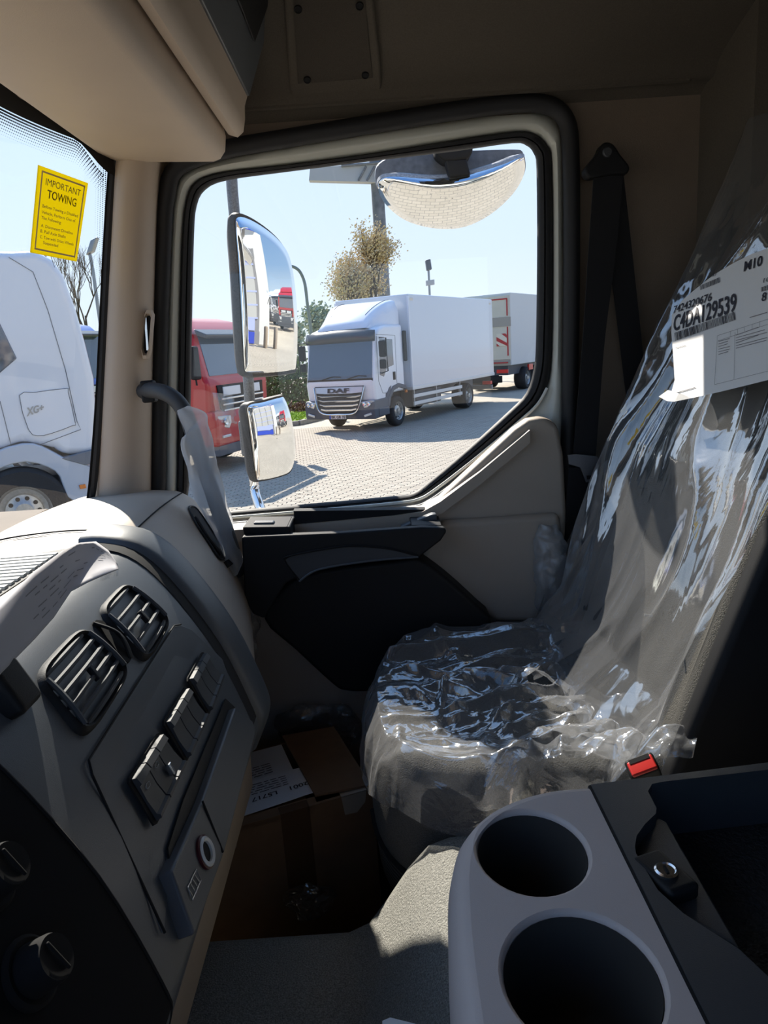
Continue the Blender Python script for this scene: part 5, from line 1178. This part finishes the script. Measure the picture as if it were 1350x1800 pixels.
# ---- workshop building behind us
WB = thing('workshop_building', 'white workshop with a large sectional door reflected in the wing mirror', 'building', (18, 0, 0))
wall_w = M('cladding_white', (.72, .72, .70), .6, var=.02); bl = M('sign_blue', (.03, .07, .50), .5); pbl = M('pale_blue_panel', (.42, .48, .78), .5)
BX, BY = 14.0, 4.1
MB().box(BX, BX + 16, -16, BY, 0, 9.0).build('wall', wall_w, WB, smooth=None)
MB().box(BX - .15, BX + .1, -16, BY + .1, 8.8, 9.15).build('parapet', steel, WB, smooth=None)
dr = MB().box(BX - .06, BX + .05, -.8, 3.3, 0, 4.9).build('sectional_door', M('door_surround', (.25, .25, .26), .6), WB, smooth=None)
pg_ = M('door_panel_grey', (.50, .50, .48), .5)
for k in range(7):
    z0 = .05 + k * .68; mt = bl if k == 0 else pbl if k == 1 else pg_
    for c_ in range(3 if k > 1 else 1):
        y0 = -.75 + c_ * 1.3; y1 = y0 + (1.2 if k > 1 else 3.65)
        MB().box(BX - .10, BX - .04, y0, y1, z0, z0 + .60).build('door_panel', mt, dr, smooth=None)
    if k > 1: MB().box(BX - .105, BX - .04, -.75, 3.15, z0 - .08, z0).build('door_rail', pbl, dr, smooth=None)
sg = MB().box(BX - .25, BX - .02, -6, BY - .1, 6.1, 7.6).build('fascia_sign', M('sign_white', (.75, .75, .76), .5), WB, smooth=None)
MB().box(BX - .28, BX - .02, BY - 1.0, BY + .02, 6.1, 7.6).build('sign_end', bl, sg, smooth=None)
b = MB(); put_text(b, 'DAF', lambda u, v: V((BX - .27, lerp(BY - 1.3, BY - 4.6, u), lerp(7.5, 6.2, v))), 0, 1, .62, .45, .03); b.build('lettering', bl, sg, smooth=None, fix=False)
MB().box(BX - .27, BX - .2, BY - 4.6, BY - 1.3, 6.42, 6.58).build('sign_underline', stripe, sg, smooth=None)
for k, y in enumerate((3.7, 4.5)):
    MB().lathe([(.16, 0), (.16, 1.0), (.12, 1.05), (.001, 1.06)], (BX - .9, y, 0), (0, 0, 1), 16).build('bollard', M('bollard_brown', (.20, .16, .12), .7), smooth=40, label=['short brown bollard at the workshop door', 'short brown bollard at the workshop corner'][k], cat='bollard', group='bollards by the workshop')

# ================================================================== STREET FURNITURE
def pole(name, label, cat, pts, r, mat, parent=None):
    return MB().tube(pts, r, 10).build(name, mat, parent, label=label, cat=cat)
sg_ = thing('totem_sign', 'tall grey sign mast with a wide panel on top', 'sign', tuple(A(676, 600, y=37))[:2] + (0,))
pb = A(672, 470, y=37)
MB().tube([V((pb.x, 37, 0)), V((pb.x, 37, 13.5))], .31, 14).build('mast', M('weathered_mast', (.17, .175, .18), .6, .2, var=.3, vscale=3), sg_)
q = [A(545, 296, y=36.5), A(690, 283, y=36.5), A(690, 321, y=36.5), A(543, 317, y=36.5)]
MB().prism(q, (0, .5, 0)).build('sign_panel', M('panel_underside', (.42, .43, .44), .6), sg_, smooth=None)
b0, b1 = A(560, 303, y=36.3), A(690, 290, y=36.3)
for k in range(4):
    x0 = lerp(630, 690, k / 4); MB().tube([A(x0, 318, y=36.4), A(x0 + 14, 292, y=36.4)], .05, 6).build('truss_bar', M('weathered_mast'), sg_)
MB().tube([A(600, 292, y=36.4), A(690, 284, y=36.4)], .06, 6).build('truss_bar', M('weathered_mast'), sg_)
lp_ = [A(508, 468, y=36), A(518, 470, y=36), A(528, 479, y=36), A(536, 500, y=36), A(541, 540, y=36), A(549, 600, y=36)]; bx_ = lp_[-1].x
MB().tube(cr(lp_ + [V((bx_ + .05, 36, 0))], 5), .075, 8).build('curved_post', M('green_grey_metal', (.20, .24, .22), .5, .3), label='thin grey post with a curved top beside the lorry', cat='post')
sl_ = thing('street_lamp', 'street lamp above the roof of the white lorry', 'street lamp', tuple(A(757, 600, y=45))[:2] + (0,))
sp0 = A(753, 470, y=45)
MB().tube([V((sp0.x, 45, 0)), V((sp0.x, 45, sp0.z))], .07, 8).build('lamp_post', steel, sl_)
MB().obox(A(753, 466, y=45), (.16, 0, 0.03), (0, .2, 0), (-.03, 0, .30)).build('lamp_head', M('lamp_dark', (.10, .11, .12), .5), sl_, bevel=.05)
MB().obox(A(756, 497, y=45), (.26, 0, .02), (0, .1, 0), (0, 0, .15)).build('post_sign', M('grey_sign', (.40, .42, .44), .5), sl_, bevel=.02)
sl2 = thing('street_lamp', 'street lamp seen through the windscreen beside the pillar', 'street lamp', tuple(A(172, 640, y=40))[:2] + (0,))
p0 = A(158, 447, y=40); MB().tube([A(172, 540, y=40) - V((0, 0, 8)), A(172, 540, y=40), A(164, 480, y=40), p0], .09, 8).build('lamp_post', steel, sl2)
MB().obox(A(163, 433, y=40), (.20, 0, .08), (0, .2, 0), (.18, 0, .36)).build('lamp_head', steel, sl2, bevel=.06)
ps_ = thing('parking_sign', 'small blue parking sign beside the lorry', 'sign', tuple(A(548, 720, y=24.5))[:2] + (0,))
MB().tube([V((A(547, 640, y=24.5).x, 24.5, 0)), V((A(547, 640, y=24.5).x, 24.5, 2.3))], .03, 8).build('sign_post', steel, ps_)
q = [A(543.5, 625, y=24.4), A(554.5, 624, y=24.4), A(555, 643, y=24.4), A(544, 644, y=24.4)]
pq = MB().prism(q, (0, .02, 0)).build('sign_plate', M('traffic_blue', (.02, .08, .52), .4), ps_, smooth=None)
b = MB(); put_text(b, 'P', lambda u, v: bil(q, u, v) + V((0, -.01, 0)), .3, .72, .58, .45, .02); b.build('lettering', paper_m, pq, smooth=None, fix=False)
b = MB(); b.add([bil(q, u, v) + V((0, -.01, 0)) for u, v in ((.25, .78), (.75, .78), (.75, .86), (.25, .86))], [(0, 1, 2, 3)]); b.build('sign_line', paper_m, pq, smooth=None, fix=False)

# ================================================================== PLANTS
bark = M('bark', (.11, .08, .055), .9); twig_m = M('twigs', (.16, .12, .085), .9)
grass_m = M('grass', (.22, .33, .035), .9, col2=(.34, .46, .07), vscale=6)
hedge_m = M('hedge_leaf', (.08, .12, .04), .9, col2=(.20, .23, .09), vscale=1.5)
blos = M('blossom_leaf', (.55, .40, .17), .9, col2=(.72, .62, .42), vscale=3)
far_leaf = M('far_leaf', (.30, .36, .20), .9, col2=(.42, .46, .30), vscale=1)
def leaves(n, fn, s0, s1, rng):
    mb = MB()
    for _ in range(n):
        p = fn(rng); s_ = rng.uniform(s0, s1); a = V((rng.uniform(-1, 1), rng.uniform(-1, 1), rng.uniform(-1, 1))).normalized(); c_ = a.orthogonal().normalized() * s_; d_ = a.cross(c_).normalized() * s_ * .6
        o_ = len(mb.v); mb.v += [p - c_, p - d_, p + c_, p + d_]; mb.f.append((o_, o_ + 1, o_ + 2, o_ + 3))
    return mb
def grow(mb, p, d, ln, r, dep, rng, tips, spread=.5, up=.15):
    q = p + d * ln; mb.tube([p, p.lerp(q, .5) + V((rng.uniform(-1, 1), rng.uniform(-1, 1), 0)) * ln * .05, q], [r, r * .85, r * .65], 5, False); tips.append(q); tips.append(p.lerp(q, .6))
    if dep == 0: return
    for k in range(rng.choice((2, 3, 3))):
        nd = (d + V((rng.uniform(-1, 1), rng.uniform(-1, 1), rng.uniform(-.5, 1))) * spread + V((0, 0, up))).normalized()
        grow(mb, p.lerp(q, rng.uniform(.55, 1)), nd, ln * rng.uniform(.62, .82), r * .6, dep - 1, rng, tips, spread, up)
def tree(name, label, px, py_top, y, h, r, dep, leafn, lm, seed, ls=(.05, .11), spread=.5, wide=.5):
    rng = random.Random(seed); base = V((A(px, 600, y=y).x, y, 0)); t = thing(name, label, 'tree', tuple(base))
    mb = MB(); tips = []; grow(mb, base, V((.02, 0, 1)), h * .26, r, dep, rng, tips, spread); mb.build('trunk', bark, t, smooth=80)
    if leafn:
        tp = tips[4:]
        leaves(leafn, lambda g: g.choice(tp) + V((g.gauss(0, wide), g.gauss(0, wide), g.gauss(0, wide))) * .5, ls[0], ls[1], rng).build('foliage', lm, t, smooth=None, kind='stuff', fix=False)
    return t
tree('blossom_tree', 'blossoming tree with golden brown buds behind the white lorry', 640, 430, 33, 9.6, .22, 6, 16000, blos, 6, (.03, .075), .52, .42)
tree('bare_tree', 'bare leafless tree seen through the windscreen', 150, 470, 34, 12.0, .11, 6, 0, None, 12, spread=.5)
for k, (px, y, h, sd) in enumerate(((512, 75, 8.0, 21), (556, 98, 10.5, 22))):
    tree('distant_tree', ['distant hazy tree left of the curved post', 'distant hazy tree right of the curved post'][k], px, 0, y, h, .25, 4, 2600, far_leaf, sd, (.16, .34), .5, 1.2)
rng = random.Random(9)
hx0, hx1 = A(380, 700, y=31).x, A(580, 700, y=31).x
hedge = thing('hedge', 'dark green hedge along the grass behind the red truck', 'hedge', ((hx0 + hx1) / 2, 31, 0))
leaves(6500, lambda g: V((g.uniform(hx0, hx1), 31 + g.gauss(0, .35), abs(g.gauss(0, 1)) * .8 + .1 if g.random() < .3 else g.uniform(.15, 1.75 + .25 * math.sin(g.random() * 9)))), .05, .11, rng).build('foliage', hedge_m, hedge, smooth=None, kind='stuff', fix=False)
b = MB()
for k in range(26):
    x = lerp(hx0, hx1, k / 25); b.tube([V((x, 31, 0)), V((x + rng.uniform(-.1, .1), 31, .8)), V((x + rng.uniform(-.3, .3), 31, 1.7))], [.05, .04, .015], 5)
b.build('stems', bark, hedge, kind='stuff')
# grass verge with kerb and a mulch heap
gx = [A(px, py, z=0) for px, py in [(300, 775), (470, 752), (525, 747), (560, 739), (600, 722)]]
vpoly = [V((p.x, p.y, .10)) for p in gx] + [V((2.0, 32.5, .12)), V((-14, 32.5, .12)), V((-14, gx[0].y + 2, .10))]
verge = MB().prism(vpoly, (0, 0, -.11)).build('grass_verge', grass_m, smooth=None); struct(verge, 'green grass verge behind the yard')
def gp_(g):
    while True:
        x, y = g.uniform(-8, 1.2), g.uniform(20, 31)
        i = next((k for k in range(4) if gx[k].x <= x <= gx[k + 1].x), None)
        if i is None: continue
        if y > lerp(gx[i].y, gx[i + 1].y, (x - gx[i].x) / (gx[i + 1].x - gx[i].x)): return V((x, y, .11 + g.uniform(0, .06)))
leaves(7000, gp_, .03, .08, rng).build('grass_blades', grass_m, verge, smooth=None, kind='stuff', fix=False)
kerb_m = M('kerb_stone', (.27, .26, .24), .85, var=.15, vscale=6)
for i in range(4):
    a_, c_ = gx[i], gx[i + 1]; d_ = (c_ - a_); n_ = max(1, int(d_.length / 1.0)); dn = d_.normalized(); pn2 = V((dn.y, -dn.x, 0)) * .07
    for k in range(n_):
        s0, s1 = a_ + d_ * (k / n_) + dn * .006, a_ + d_ * ((k + 1) / n_) - dn * .006
        MB().prism([s0 - pn2, s1 - pn2, s1 + pn2, s0 + pn2], (0, 0, .13)).build('kerb_stone', kerb_m, verge, smooth=None)
mb = leaves(1500, lambda g: V((A(513, 707, y=25).x + g.gauss(0, .45), 26.0 + g.gauss(0, .5), .12 + abs(g.gauss(0, .12)))), .04, .09, rng)
mb.build('mulch_heap', M('mulch', (.17, .10, .06), .95), label='brown heap of wood mulch on the grass', cat='mulch', kind='stuff', smooth=None, fix=False)
